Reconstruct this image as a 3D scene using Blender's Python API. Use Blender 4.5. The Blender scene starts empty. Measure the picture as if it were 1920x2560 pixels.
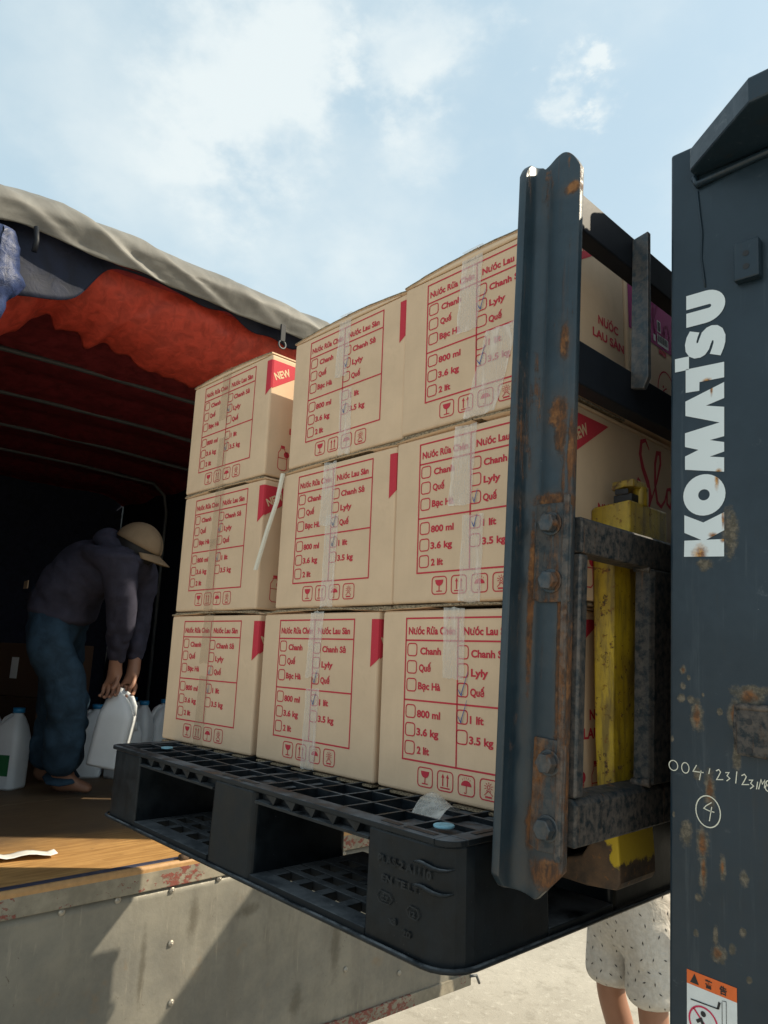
import bpy, bmesh, math, random
from mathutils import Vector, Matrix, noise as mnoise
random.seed(7)
SC = bpy.context.scene
COL = SC.collection

# ------------------------------------------------------------------ camera
cd = bpy.data.cameras.new('camera'); cam = bpy.data.objects.new('camera', cd); COL.objects.link(cam)
R_, U_, F_ = Vector((.6901, .7227, .0372)), Vector((.1184, -.1635, .9794)), Vector((-.7139, .6715, .1985))
F_.normalize(); R_ = (R_ - F_*R_.dot(F_)).normalized(); U_ = R_.cross(F_)
M = Matrix.Identity(4)
for i in range(3):
    M[i][0], M[i][1], M[i][2] = R_[i], U_[i], -F_[i]
M.translation = Vector((1.6402, -.9087, .2230))
cam.matrix_world = M
cd.sensor_fit = 'VERTICAL'; cd.sensor_height = 36.0; cd.lens = 24.99
cd.clip_start = .02; cd.clip_end = 2000
SC.camera = cam

# ------------------------------------------------------------------ sky, sun, exposure
SUN = Vector((.766, .96, 1.0)).normalized()
SUN_EL = math.asin(SUN.z); SUN_ROT = math.atan2(SUN.x, SUN.y)
world = bpy.data.worlds.new('World'); SC.world = world; world.use_nodes = True
wn, wl = world.node_tree.nodes, world.node_tree.links
wn.clear()
def WN(t, **k):
    n = wn.new(t)
    for a, b in k.items(): setattr(n, a, b)
    return n
def wmath(op, a, b=None, clamp=False):
    n = WN('ShaderNodeMath', operation=op, use_clamp=clamp)
    for i, v in enumerate((a, b)):
        if v is None: continue
        if isinstance(v, (int, float)): n.inputs[i].default_value = v
        else: wl.new(v, n.inputs[i])
    return n.outputs[0]
def wrange(v, a, b, lo=0., hi=1.):
    n = WN('ShaderNodeMapRange', interpolation_type='SMOOTHSTEP')
    wl.new(v, n.inputs['Value']); n.inputs['From Min'].default_value = a; n.inputs['From Max'].default_value = b
    n.inputs['To Min'].default_value = lo; n.inputs['To Max'].default_value = hi
    return n.outputs[0]
sky = WN('ShaderNodeTexSky', sky_type='NISHITA', sun_disc=False)
sky.sun_elevation = SUN_EL; sky.sun_rotation = SUN_ROT; sky.air_density = 1.1; sky.dust_density = 2.2; sky.ozone_density = 1.6
tc = WN('ShaderNodeTexCoord')
def wnoise(scale, detail, rough, off=(0, 0, 0), sc=(1, 1, 1)):
    mp = WN('ShaderNodeMapping'); wl.new(tc.outputs['Generated'], mp.inputs[0])
    mp.inputs['Location'].default_value = off; mp.inputs['Scale'].default_value = sc
    n = WN('ShaderNodeTexNoise'); wl.new(mp.outputs[0], n.inputs['Vector'])
    n.inputs['Scale'].default_value = scale; n.inputs['Detail'].default_value = detail; n.inputs['Roughness'].default_value = rough
    return n.outputs['Fac']
nzA = wnoise(2.6, 7, .56, (.35, .1, .2), (1, 1, 1.5))
nzB = wnoise(7.5, 6, .6, (2.1, .7, 1.2), (1, 1, 1.6))
def blob(d, r0, r1, amt):
    dn = WN('ShaderNodeVectorMath', operation='DISTANCE'); wl.new(tc.outputs['Generated'], dn.inputs[0])
    dn.inputs[1].default_value = Vector(d).normalized()
    w = wmath('ADD', dn.outputs['Value'], wmath('MULTIPLY', wmath('SUBTRACT', nzB, .5), .26))
    return wmath('MULTIPLY', wrange(w, r0, r1, 1, 0), amt)
cl = wmath('MULTIPLY', wmath('SUBTRACT', nzA, .5), 1.1)
for d, r0, r1, a in (((-.655, .375, .665), .03, .16, .48), ((-.60, .40, .70), .02, .11, .24), ((-.75, .25, .62), .05, .22, .22), ((-.523, .495, .694), .02, .10, .40), ((-.545, .54, .64), .01, .09, .25),
                     ((-.392, .648, .654), .008, .050, .42), ((-.365, .668, .648), .006, .045, .38), ((-.785, .33, .52), .03, .2, .30), ((-.66, .53, .51), .05, .25, .25),
                     ((-.3, .62, .72), .03, .14, .2), ((-.25, .78, .55), .03, .13, .25), ((.2, .75, .6), .1, .6, .3), ((.4, -.7, .5), .2, .8, .3)):
    cl = wmath('ADD', cl, blob(d, r0, r1, a))
cl = wmath('ADD', cl, wmath('MULTIPLY', wmath('SUBTRACT', nzB, .5), .5))
cfac = wrange(cl, .0, .66)
sep = WN('ShaderNodeSeparateXYZ'); wl.new(tc.outputs['Generated'], sep.inputs[0])
low = wrange(sep.outputs['Z'], -.05, .62, 1, 0)                # paler towards the horizon: humid air
SKY_S = .122
sk = WN('ShaderNodeMix', data_type='RGBA', blend_type='MULTIPLY'); sk.inputs[0].default_value = 1
wl.new(sky.outputs[0], sk.inputs[6]); sk.inputs[7].default_value = (1.0, 1.02, .98, 1)
def wmix(f, a, b):
    n = WN('ShaderNodeMix', data_type='RGBA')
    if isinstance(f, (int, float)): n.inputs[0].default_value = f
    else: wl.new(f, n.inputs[0])
    for i, v in ((6, a), (7, b)):
        if isinstance(v, tuple): n.inputs[i].default_value = (*v, 1)
        else: wl.new(v, n.inputs[i])
    return n.outputs[2]
HAZE = (4.15, 5.35, 5.85); CLOUD = (5.45, 5.85, 5.85)
c1 = wmix(wmath('ADD', wmath('MULTIPLY', low, .3), .66, True), sk.outputs[2], HAZE)
c2 = wmix(wmath('MULTIPLY', wmath('ADD', cfac, wmath('MULTIPLY', low, .48)), .82, True), c1, CLOUD)
bg = WN('ShaderNodeBackground'); wl.new(c2, bg.inputs[0]); bg.inputs[1].default_value = SKY_S
wo = WN('ShaderNodeOutputWorld'); wl.new(bg.outputs[0], wo.inputs[0])

sl = bpy.data.lights.new('sun', 'SUN'); sl.energy = 4.8; sl.angle = math.radians(.6); sl.color = (1, .88, .68)
so = bpy.data.objects.new('sun', sl); COL.objects.link(so)
so.rotation_euler = SUN.to_track_quat('Z', 'Y').to_euler(); so.location = SUN*30
vs = SC.view_settings; vs.view_transform = 'Standard'; vs.look = 'None'; vs.gamma = 1; vs.exposure = .44; vs.use_curve_mapping = False
SC.render.engine = 'CYCLES'; SC.cycles.max_bounces = 8; SC.cycles.diffuse_bounces = 5; SC.cycles.use_denoising = True

# ------------------------------------------------------------------ material helpers
class NT:
    def __init__(s, name, rough=.6, metal=0., spec=.5):
        s.m = bpy.data.materials.new(name); s.m.use_nodes = True
        s.n, s.l = s.m.node_tree.nodes, s.m.node_tree.links
        s.b = s.n['Principled BSDF']
        s.b.inputs['Roughness'].default_value = rough; s.b.inputs['Metallic'].default_value = metal
        s.b.inputs['Specular IOR Level'].default_value = spec
        s.tc = s.n.new('ShaderNodeTexCoord').outputs['Object']
        s.h = None
    def link(s, v, sock):
        if isinstance(v, (int, float)): sock.default_value = v
        elif isinstance(v, tuple): sock.default_value = (*v, 1) if len(v) == 3 else v
        else: s.l.new(v, sock)
    def map(s, sc=(1, 1, 1), loc=(0, 0, 0), rot=(0, 0, 0)):
        m = s.n.new('ShaderNodeMapping'); s.l.new(s.tc, m.inputs[0])
        m.inputs['Scale'].default_value = sc; m.inputs['Location'].default_value = loc; m.inputs['Rotation'].default_value = rot
        return m.outputs[0]
    def noise(s, scale, detail=4, rough=.55, sc=(1, 1, 1), loc=(0, 0, 0), dist=0.):
        n = s.n.new('ShaderNodeTexNoise'); s.l.new(s.map(sc, loc), n.inputs['Vector'])
        n.inputs['Scale'].default_value = scale; n.inputs['Detail'].default_value = detail
        n.inputs['Roughness'].default_value = rough; n.inputs['Distortion'].default_value = dist
        return n.outputs['Fac']
    def vor(s, scale, sc=(1, 1, 1), feat='F1', loc=(0, 0, 0)):
        n = s.n.new('ShaderNodeTexVoronoi'); n.feature = feat; s.l.new(s.map(sc, loc), n.inputs['Vector'])
        n.inputs['Scale'].default_value = scale
        return n.outputs['Distance']
    def ramp(s, v, a, b, lo=0., hi=1.):
        n = s.n.new('ShaderNodeMapRange'); n.interpolation_type = 'SMOOTHSTEP'; s.l.new(v, n.inputs['Value'])
        n.inputs['From Min'].default_value = a; n.inputs['From Max'].default_value = b
        n.inputs['To Min'].default_value = lo; n.inputs['To Max'].default_value = hi
        return n.outputs[0]
    def math(s, op, a, b=0., clamp=False):
        n = s.n.new('ShaderNodeMath'); n.operation = op; n.use_clamp = clamp
        s.link(a, n.inputs[0]); s.link(b, n.inputs[1]); return n.outputs[0]
    def mix(s, f, a, b):
        n = s.n.new('ShaderNodeMix'); n.data_type = 'RGBA'
        s.link(f, n.inputs[0]); s.link(a, n.inputs[6]); s.link(b, n.inputs[7]); return n.outputs[2]
    def fmix(s, f, a, b):
        n = s.n.new('ShaderNodeMix'); n.data_type = 'FLOAT'
        s.link(f, n.inputs[0]); s.link(a, n.inputs[2]); s.link(b, n.inputs[3]); return n.outputs[0]
    def spots(s, lst, jit=.35, soft=.5, nscale=60, ax=(0, 2)):
        """wear marks of given place and size (u, v, ru, rv) in the object's own coordinates"""
        sp = s.n.new('ShaderNodeSeparateXYZ'); s.l.new(s.tc, sp.inputs[0])
        nz = s.math('MULTIPLY', s.math('SUBTRACT', s.noise(nscale, 6, .72), .5), jit*4)
        tot = None
        for (u, v, ru, rv) in lst:
            a = s.math('DIVIDE', s.math('SUBTRACT', sp.outputs[ax[0]], u), ru)
            b = s.math('DIVIDE', s.math('SUBTRACT', sp.outputs[ax[1]], v), rv)
            d = s.math('SQRT', s.math('ADD', s.math('MULTIPLY', a, a), s.math('MULTIPLY', b, b)))
            f = s.ramp(s.math('ADD', d, nz), 1-soft, 1+soft*.4, 1, 0)
            tot = f if tot is None else s.math('MAXIMUM', tot, f)
        return tot
    def normalz(s):
        g = s.n.new('ShaderNodeNewGeometry'); sp = s.n.new('ShaderNodeSeparateXYZ'); s.l.new(g.outputs['Normal'], sp.inputs[0])
        return sp.outputs[2]
    def point(s):
        g = s.n.new('ShaderNodeNewGeometry'); return g.outputs['Pointiness']
    def col(s, v): s.link(v, s.b.inputs['Base Color']); return s
    def rough(s, v): s.link(v, s.b.inputs['Roughness']); return s
    def metal(s, v): s.link(v, s.b.inputs['Metallic']); return s
    def bump(s, v, strength=.3, dist=.002):
        n = s.n.new('ShaderNodeBump'); n.inputs['Strength'].default_value = strength; n.inputs['Distance'].default_value = dist
        s.l.new(v, n.inputs['Height'])
        if s.h is not None: s.l.new(s.h, n.inputs['Normal'])
        s.h = n.outputs[0]; s.l.new(s.h, s.b.inputs['Normal']); return s

def simple(name, c, rough=.6, var=.12, scale=40, bump=0., bd=.001, metal=0., spec=.5):
    t = NT(name, rough, metal, spec)
    n = t.noise(scale, 4)
    t.col(t.mix(n, tuple(x*(1-var) for x in c), tuple(min(1, x*(1+var)) for x in c)))
    if bump: t.bump(n, bump, bd)
    return t.m
MT = {}
# cardboard: faint vertical flutes, blotches, a few scuffs
def kraft(name, base):
    t = NT(name, .78, spec=.25)
    fl = t.noise(1, 2, .5, sc=(420, 420, 5)); bl = t.noise(9, 4, .6); gr = t.noise(300, 2, .6)
    c = t.mix(t.ramp(bl, .3, .7), tuple(x*.9 for x in base), tuple(x*1.06 for x in base))
    c = t.mix(t.ramp(fl, .35, .7, 0, .09), c, tuple(x*.8 for x in base))
    c = t.mix(t.ramp(gr, .66, .8, 0, .3), c, tuple(x*.6 for x in base))
    sc_ = t.ramp(t.noise(26, 5, .7, sc=(1, 1, .5), dist=.8), .68, .74, 0, .35)
    c = t.mix(sc_, c, tuple(min(1, x*1.25) for x in base))
    oi = t.n.new('ShaderNodeObjectInfo').outputs['Random']
    c = t.mix(t.math('MULTIPLY', oi, .5), c, tuple(x*.86 for x in base))
    wr = t.ramp(t.point(), .52, .60)
    c = t.mix(t.math('MULTIPLY', wr, .5), c, tuple(min(1, x*1.2) for x in base))
    dirt = t.ramp(t.noise(5, 5, .7, loc=(3, 8, 1), dist=.6), .58, .72, 0, .30)
    c = t.mix(dirt, c, tuple(x*.62 for x in base))
    t.col(c); t.bump(fl, .05, .0006); t.bump(bl, .35, .006); t.bump(t.noise(22, 3, .5, sc=(1, 1, 2)), .12, .003)
    return t.m
KB = (.66, .475, .315)
MT['kraft'] = kraft('kraft_cardboard', KB)
t = NT('cardboard_edge', .9, spec=.1)
t.col(t.mix(t.ramp(t.noise(1, 3, .6, sc=(260, 260, 500)), .35, .65), (.10, .075, .05), (.38, .29, .19))); t.bump(t.noise(400, 3), .6, .002)
MT['edge'] = t.m; MT['paleedge'] = simple('torn_board_edge', (.66, .62, .52), .85, .2, 300)
def inkmat(name, c):
    t = NT(name, .7, spec=.25)
    t.col(t.mix(t.ramp(t.noise(500, 3, .7), .60, .78, 0, .55), c, tuple(.5*a+.5*b for a, b in zip(c, KB)))); return t.m
MT['red'] = inkmat('red_print', (.52, .035, .055)); MT['magenta'] = inkmat('magenta_print', (.33, .01, .14))
MT['newtext'] = inkmat('pale_print', (.66, .48, .30)); MT['blackink'] = inkmat('black_print', (.03, .025, .03))
MT['whiteink'] = inkmat('white_print', (.72, .70, .68)); MT['pinkink'] = inkmat('pink_print', (.55, .10, .33))
MT['pen'] = simple('blue_pen_ink', (.035, .075, .26), .5); MT['penfaint'] = simple('faint_pen_ink', (.10, .13, .24), .5)
def tapemat(name, c, alpha):
    t = NT(name, .22, spec=.6)
    st = t.noise(1, 4, .7, sc=(260, 260, 16)); wr = t.noise(34, 4, .6, sc=(1, 1, .35), dist=1.2)
    t.col(t.mix(t.ramp(wr, .5, .7), c, tuple(min(1, x*1.15) for x in c)))
    a = t.math('ADD', t.ramp(wr, .45, .75, alpha*.8, alpha*1.25), t.ramp(st, .5, .75, 0, .12), True)
    t.link(a, t.b.inputs['Alpha']); t.bump(wr, .5, .003); t.bump(st, .15, .001)
    return t.m
MT['tape'] = tapemat('clear_packing_tape', (.86, .81, .73), .37); MT['tapeb'] = tapemat('brownish_packing_tape', (.52, .39, .26), .26)
# black recycled plastic of the pallet: scuffs and pale dust on what faces up
t = NT('black_pallet_plastic', .42, spec=.24)
n1 = t.noise(22, 6, .65); n2 = t.noise(1, 5, .6, sc=(40, 40, 7)); n3 = t.noise(220, 3, .7)
c = t.mix(t.ramp(n1, .35, .7), (.0022, .0042, .0062), (.0055, .0090, .0125))
up = t.math('MULTIPLY', t.ramp(t.normalz(), .35, .95), t.ramp(t.noise(14, 6, .7), .36, .62))
c = t.mix(t.math('MULTIPLY', up, .75), c, (.17, .18, .19))
c = t.mix(t.ramp(t.noise(46, 6, .8, dist=1.2), .66, .74, 0, .40), c, (.20, .20, .20))
ed = t.math('MULTIPLY', t.ramp(t.point(), .53, .62), t.ramp(t.noise(30, 5, .7, loc=(1, 7, 3)), .35, .6))
c = t.mix(t.math('MULTIPLY', ed, .10), c, (.12, .13, .14))
c = t.mix(t.ramp(n3, .70, .78, 0, .35), c, (.26, .26, .26))
t.col(c); t.rough(t.fmix(up, t.ramp(n1, .3, .7, .33, .5), .85)); t.bump(n2, .10, .003); t.bump(n3, .12, .0008); MT['pallet'] = t.m
t = NT('dusty_pallet_plastic', .75, spec=.3)
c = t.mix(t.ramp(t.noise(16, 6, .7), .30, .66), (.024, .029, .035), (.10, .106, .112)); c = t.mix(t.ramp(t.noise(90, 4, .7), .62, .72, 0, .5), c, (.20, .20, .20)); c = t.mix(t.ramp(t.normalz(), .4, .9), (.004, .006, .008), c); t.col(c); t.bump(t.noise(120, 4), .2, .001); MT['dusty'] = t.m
MT['plug'] = simple('pale_blue_plug', (.20, .40, .48), .7, .6, 120, .3)
# dark blue-grey machine paint, chipped and rusted
RUST1, RUST2, RUST3 = (.050, .028, .018), (.17, .068, .022), (.27, .12, .042)
def machine(name, base, rust_lo, rust_hi, spots=None, streaks=0., grime=.5, spec=.5, r0=.30):
    t = NT(name, .4, spec=spec)
    big = t.noise(7, 6, .62); fine = t.noise(70, 6, .68); st = t.noise(1, 6, .65, sc=(46, 46, 5), dist=.4)
    c = t.mix(t.ramp(big, .3, .72), tuple(x*.78 for x in base), tuple(x*1.3 for x in base))
    c = t.mix(t.ramp(t.noise(1, 4, .6, sc=(90, 90, 3)), .55, .75, 0, .10), c, (.13, .15, .16))  # pale sheen streaks put into the paint colour
    g = t.ramp(t.math('ADD', t.math('MULTIPLY', big, .5), t.math('MULTIPLY', st, .5)), .46, .62, 0, grime)
    c = t.mix(g, c, (.040, .034, .028))
    r = t.ramp(t.math('ADD', t.math('MULTIPLY', st, .74), t.math('MULTIPLY', fine, .26)), rust_lo, rust_hi)
    if spots:
        r = t.math('MAXIMUM', r, t.spots(spots, .34, .40, 90))
        c = t.mix(t.math('MULTIPLY', t.spots([(u, v, a*1.9, b*1.5) for (u, v, a, b) in spots], .30, .95, 45), .75), c, (.060, .045, .034))
    if streaks: r = t.math('MAXIMUM', r, t.ramp(t.noise(1, 5, .6, sc=(75, 75, 3.2), loc=(3, 1, 2)), .60, .72, 0, streaks))
    rc = t.mix(t.ramp(t.noise(1, 5, .75, sc=(130, 130, 45)), .35, .68), RUST1, RUST2)
    rc = t.mix(t.ramp(t.noise(38, 4, .6, loc=(5, 5, 5)), .52, .70), rc, RUST3)
    c = t.mix(r, c, rc)
    ed = t.math('MULTIPLY', t.ramp(t.point(), .53, .60), t.ramp(t.noise(90, 5, .7, loc=(1, 7, 3)), .35, .6))
    c = t.mix(t.math('MULTIPLY', ed, .8), c, t.mix(t.noise(160, 3), (.07, .055, .05), (.24, .19, .15)))
    chip = t.ramp(t.noise(130, 4, .75, loc=(9, 2, 4)), .73, .78, 0, .45)
    c = t.mix(chip, c, (.30, .31, .30))
    t.col(c); t.rough(t.fmix(r, t.ramp(fine, .3, .7, r0, r0+.18), .9))
    t.bump(fine, .22, .0016); t.bump(t.math('ADD', r, t.math('MULTIPLY', t.noise(300, 3, .7), r)), .5, .0012)
    return t.m
PAINT = (.022, .040, .052)
# (the forklift's object coordinates are local ones: hit point minus its base)
FB = Vector((1.25, .35, -1.55))
def loc_spots(l): return [(u-FB.x, v-FB.z, a, b) for (u, v, a, b) in l]
MT['paint'] = machine('machine_paint', (.012, .023, .031), .60, .72)
MT['postpaint'] = machine('backrest_paint', (.0165, .034, .048), .56, .68, loc_spots([(1.1355, .30, .003, .25), (1.1350, .08, .006, .10), (1.128, .20, .005, .10), (1.105, .436, .03, .010), (1.12, .885, .013, .010), (1.085, .02, .008, .03), (1.118, .30, .004, .20), (1.128, .50, .005, .06), (1.114, .655, .007, .028), (1.108, .555, .016, .024), (1.112, .525, .010, .03), (1.118, .43, .022, .012), (1.112, -.03, .028, .02), (1.075, .30, .004, .12)]), .25)
MT['rusty'] = machine('rusty_machine_paint', (.0105, .0185, .024), .595, .665, None, .75, .22, .25, .5)
MT['plate'] = machine('rusted_bolt_plate', (.020, .032, .040), .44, .58, None, .8, .8, .35, .4)
MT['barpaint'] = simple('grimy_dark_paint', (.0055, .0075, .012), .55, .4, 26, .25, .0015, spec=.25)
# mast: smoother paint with separate rust pocks
MS = [(1.226, .226, .004, .006), (1.233, .217, .003, .004), (1.226, .206, .004, .005), (1.224, .191, .005, .006), (1.243, .172, .008, .02), (1.236, .19, .006, .006), (1.271, .18, .003, .004),
      (1.251, .198, .002, .003), (1.258, .088, .007, .027), (1.243, .104, .005, .01), (1.230, .031, .008, .016), (1.249, .024, .008, .022), (1.250, -.007, .005, .026), (1.272, .004, .004, .013), (1.297, -.001, .006, .009),
      (1.241, -.076, .004, .005), (1.294, -.059, .004, .005), (1.266, -.090, .009, .011), (1.264, -.072, .003, .014), (1.282, -.08, .004, .006), (1.304, .202, .018, .012), (1.288, .180, .008, .02), (1.244, -.037, .005, .005),
      (1.31, .21, .02, .006), (1.29, .13, .005, .022), (1.252, .360, .010, .008), (1.30, -.105, .003, .004), (1.212, .14, .003, .004), (1.214, .05, .002, .004), (1.285, .40, .01, .03)]
t = NT('mast_paint', .36, spec=.42)
big = t.noise(6, 6, .6); fine = t.noise(80, 6, .68)
c = t.mix(t.ramp(big, .3, .72), (.0095, .0215, .033), (.0165, .032, .047))
c = t.mix(t.ramp(t.noise(30, 6, .75, dist=.8), .62, .74, 0, .40), c, (.12, .14, .155))
c = t.mix(t.ramp(t.noise(1, 6, .7, sc=(90, 90, 4), loc=(2, 2, 6)), .56, .70, 0, .30), c, (.075, .095, .11))
c = t.mix(t.ramp(t.noise(1, 5, .7, sc=(30, 30, 3), loc=(6, 1, 2)), .56, .72, 0, .45), c, (.030, .026, .022))
m = t.spots(loc_spots(MS), .62, .50, 75)
core = t.spots(loc_spots([(u, v, a*.55, b*.6) for (u, v, a, b) in MS[:1]+MS[4:5]+MS[8:9]+MS[11:13]+MS[13:14]+MS[17:18]+MS[20:22]]), .4, .7, 90)
c = t.mix(t.math('MULTIPLY', m, .85), c, t.mix(t.ramp(t.noise(140, 4, .7), .4, .65), (.085, .072, .05), (.20, .165, .12)))
c = t.mix(t.math('MULTIPLY', core, .9), c, t.mix(t.ramp(t.noise(100, 4, .7), .4, .65), (.10, .045, .02), (.26, .10, .03)))
c = t.mix(t.ramp(t.noise(160, 3, .7, loc=(4, 4, 1)), .73, .78, 0, .7), c, (.34, .36, .36))
t.col(c); t.rough(t.fmix(m, t.ramp(fine, .3, .7, .28, .44), .85)); t.bump(fine, .07, .001); t.bump(m, .4, .0008); t.bump(big, .15, .006); MT['mast'] = t.m
t = NT('white_lettering', .5)
m = t.spots(loc_spots([(1.248, .372, .010, .012), (1.270, .467, .003, .012), (1.272, .478, .004, .004), (1.277, .415, .002, .012), (1.265, .396, .006, .004), (1.258, .602, .006, .004), (1.264, .588, .002, .01), (1.277, .39, .004, .004)]), .4, .8, 90)
c = t.mix(t.ramp(t.noise(260, 4, .75), .66, .74, 0, .45), (.70, .755, .77), (.25, .27, .27))
c = t.mix(m, c, t.mix(t.ramp(t.noise(200, 3), .4, .6), (.22, .08, .02), (.55, .27, .06)))
t.col(c); MT['letter'] = t.m
MT['marker'] = simple('white_paint_marker', (.72, .70, .58), .6, .2, 300)
t = NT('worn_yellow_paint', .5)
fine = t.noise(85, 6, .7); st = t.noise(1, 5, .65, sc=(60, 60, 9))
c = t.mix(t.ramp(t.noise(16, 4, .6), .3, .7), (.36, .225, .012), (.54, .36, .020))
c = t.mix(t.ramp(st, .46, .68, 0, .75), c, (.13, .085, .02))
c = t.mix(t.ramp(t.noise(11, 5, .65, loc=(2, 5, 3)), .54, .68, 0, .6), c, (.10, .062, .025))
r = t.ramp(fine, .575, .64)
c = t.mix(r, c, t.mix(t.ramp(t.noise(150, 4), .4, .6), (.07, .045, .025), (.24, .11, .03)))
t.col(c); t.rough(t.fmix(r, .42, .9)); t.bump(fine, .45, .002); t.bump(r, .4, .001); MT['yellow'] = t.m
t = NT('rusty_fork_heel', .75)          # bare brown steel with a patch of yellow left on it
fine = t.noise(90, 6, .7)
ym = t.spots([(1.100-FB.x, -.005-FB.z, .014, .024), (1.106-FB.x, -.030-FB.z, .010, .022)], .55, .25, 45)
c = t.mix(t.ramp(t.noise(20, 6, .65), .35, .68), (.035, .026, .021), (.13, .075, .04))
c = t.mix(t.ramp(fine, .58, .7, 0, .7), c, (.30, .12, .025))
c = t.mix(ym, c, (.55, .37, .02)); t.col(c); t.bump(fine, .4, .002); t.bump(ym, .5, .001); MT['heel'] = t.m
MT['blackpart'] = simple('black_part', (.015, .015, .017), .6)
MT['orange'] = simple('orange_warning_vinyl', (.70, .13, .02), .45, .12, 120); MT['label'] = simple('white_warning_vinyl', (.68, .70, .69), .45, .10, 90)
MT['lblack'] = simple('black_warning_ink', (.012, .012, .014), .5); MT['lred'] = simple('red_warning_ink', (.55, .02, .08), .5)
# truck
GZ0 = -1.55
t = NT('tailgate_steel', .5, .25, .5)
big = t.noise(3.2, 6, .62); fine = t.noise(60, 6, .7); st = t.noise(1, 5, .6, sc=(14, 14, 2.2))
c = t.mix(t.ramp(big, .3, .7), (.150, .147, .132), (.255, .240, .200))
c = t.mix(t.ramp(st, .48, .72, 0, .45), c, (.15, .14, .12))
c = t.mix(t.ramp(t.noise(34, 6, .8, dist=1.4),   .63, .69, 0, .85), c, (.085, .062, .042))
c = t.mix(t.ramp(t.noise(5, 5, .6, sc=(1, 1, .45), loc=(7, 3, 1), dist=.8), .54, .70, 0, .55), c, (.13, .12, .10))
c = t.mix(t.ramp(t.noise(9, 5, .65, loc=(2, 2, 2)), .60, .74, 0, .55), c, (.22, .16, .10))
c = t.mix(t.ramp(t.noise(150, 4, .7), .70, .76, 0, .5), c, (.55, .52, .46))
sn = t.spots([(-.30-.545, -.95-GZ0, .05, .09), (.56-.545, -.615-GZ0, .045, .022), (.20-.545, -.70-GZ0, .012, .10), (.36-.545, -.60-GZ0, .02, .07), (.10-.545, -.985-GZ0, .05, .03), (.95-.545, -.80-GZ0, .03, .12), (1.2-.545, -.62-GZ0, .05, .05), (.78-.545, -.95-GZ0, .03, .05)], .5, .8, 22, (1, 2))
c = t.mix(t.math('MULTIPLY', sn, .65), c, (.085, .075, .055))
c = t.mix(t.ramp(t.noise(1, 5, .7, sc=(60, 60, 5), loc=(4, 1, 3)), .60, .72, 0, .5), c, (.36, .33, .27))
t.col(c); t.rough(t.ramp(fine, .3, .7, .42, .68)); t.bump(big, .35, .02); t.bump(fine, .12, .0015); MT['steel'] = t.m
t = NT('flaking_beam_paint', .6)
fine = t.noise(46, 6, .72, sc=(1, 1, 1.4)); big = t.noise(5, 3, .6)
pr = t.ramp(t.math('ADD', t.math('MULTIPLY', fine, .55), t.math('MULTIPLY', big, .45)), .54, .57)
c = t.mix(t.ramp(t.noise(14, 5, .65), .35, .7), (.19, .17, .13), (.29, .26, .20))
c = t.mix(pr, c, (.20, .055, .04)); c = t.mix(t.ramp(t.noise(90, 5, .75), .66, .74, 0, .8), c, (.10, .06, .035))
t.col(c); t.bump(pr, .5, .0015); t.bump(fine, .2, .002); MT['beam'] = t.m
MT['lip'] = simple('worn_orange_lip', (.42, .24, .10), .6, .35, 50, .4, .002)
MT['bluepaint'] = simple('dark_blue_paint', (.045, .05, .085), .5, .45, 30, .3, .002)
t = NT('cargo_plywood', .62, spec=.3)
gr = t.noise(1, 6, .65, sc=(46, 4.5, 40), dist=.9); big = t.noise(2.5, 4, .6)
c = t.mix(t.ramp(gr, .32, .68), (.33, .175, .060), (.52, .30, .11))
c = t.mix(t.ramp(t.noise(1, 6, .75, sc=(70, 9, 60), loc=(2, 3, 1)), .60, .70, 0, .75), c, (.07, .04, .02))
c = t.mix(t.ramp(big, .42, .64, 0, .7), c, (.15, .085, .04)); sp = t.n.new('ShaderNodeSeparateXYZ'); t.l.new(t.tc, sp.inputs[0])
inner_dark = t.ramp(t.math('ADD', sp.outputs[0], t.math('MULTIPLY', t.noise(3, 5, .6), .5)), 1.75, 2.12, 1, 0)   # darker, dirty boards further in, fading out towards the sill
c = t.mix(t.math('MULTIPLY', inner_dark, .85), c, t.mix(t.noise(20, 5, .65), (.05, .036, .025), (.12, .085, .055)))
t.col(c); t.bump(gr, .35, .003); MT['wood'] = t.m
def cloth(name, c, rough=.7, s=26, b=.35, var=.22, sheen=0.):
    t = NT(name, rough, spec=.3)
    n = t.noise(s, 6, .6, dist=.6); w = t.noise(500, 2, .5)
    t.col(t.mix(t.ramp(n, .3, .7), tuple(x*(1-var) for x in c), tuple(x*(1+var) for x in c)))
    t.bump(n, b, .006); t.bump(w, .12, .0006); return t.m
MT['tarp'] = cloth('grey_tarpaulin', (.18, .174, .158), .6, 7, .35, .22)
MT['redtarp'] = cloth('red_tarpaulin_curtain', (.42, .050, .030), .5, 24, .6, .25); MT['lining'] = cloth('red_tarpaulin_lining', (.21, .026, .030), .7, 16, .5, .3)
MT['navytarp'] = cloth('navy_tarpaulin', (.006, .010, .027), .65, 18, .5, .3)
MT['bluetarp'] = cloth('blue_rolled_tarpaulin', (.022, .036, .095), .45, 30, .9, .4)
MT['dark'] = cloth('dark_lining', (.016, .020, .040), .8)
MT['tube'] = simple('grey_steel_tube', (.085, .095, .10), .5, .25, 60)
MT['rivet'] = simple('dull_rivet', (.36, .33, .28), .45, .25, 90, metal=.5)
MT['rubber'] = simple('tyre_rubber', (.02, .02, .02), .85)
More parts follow.
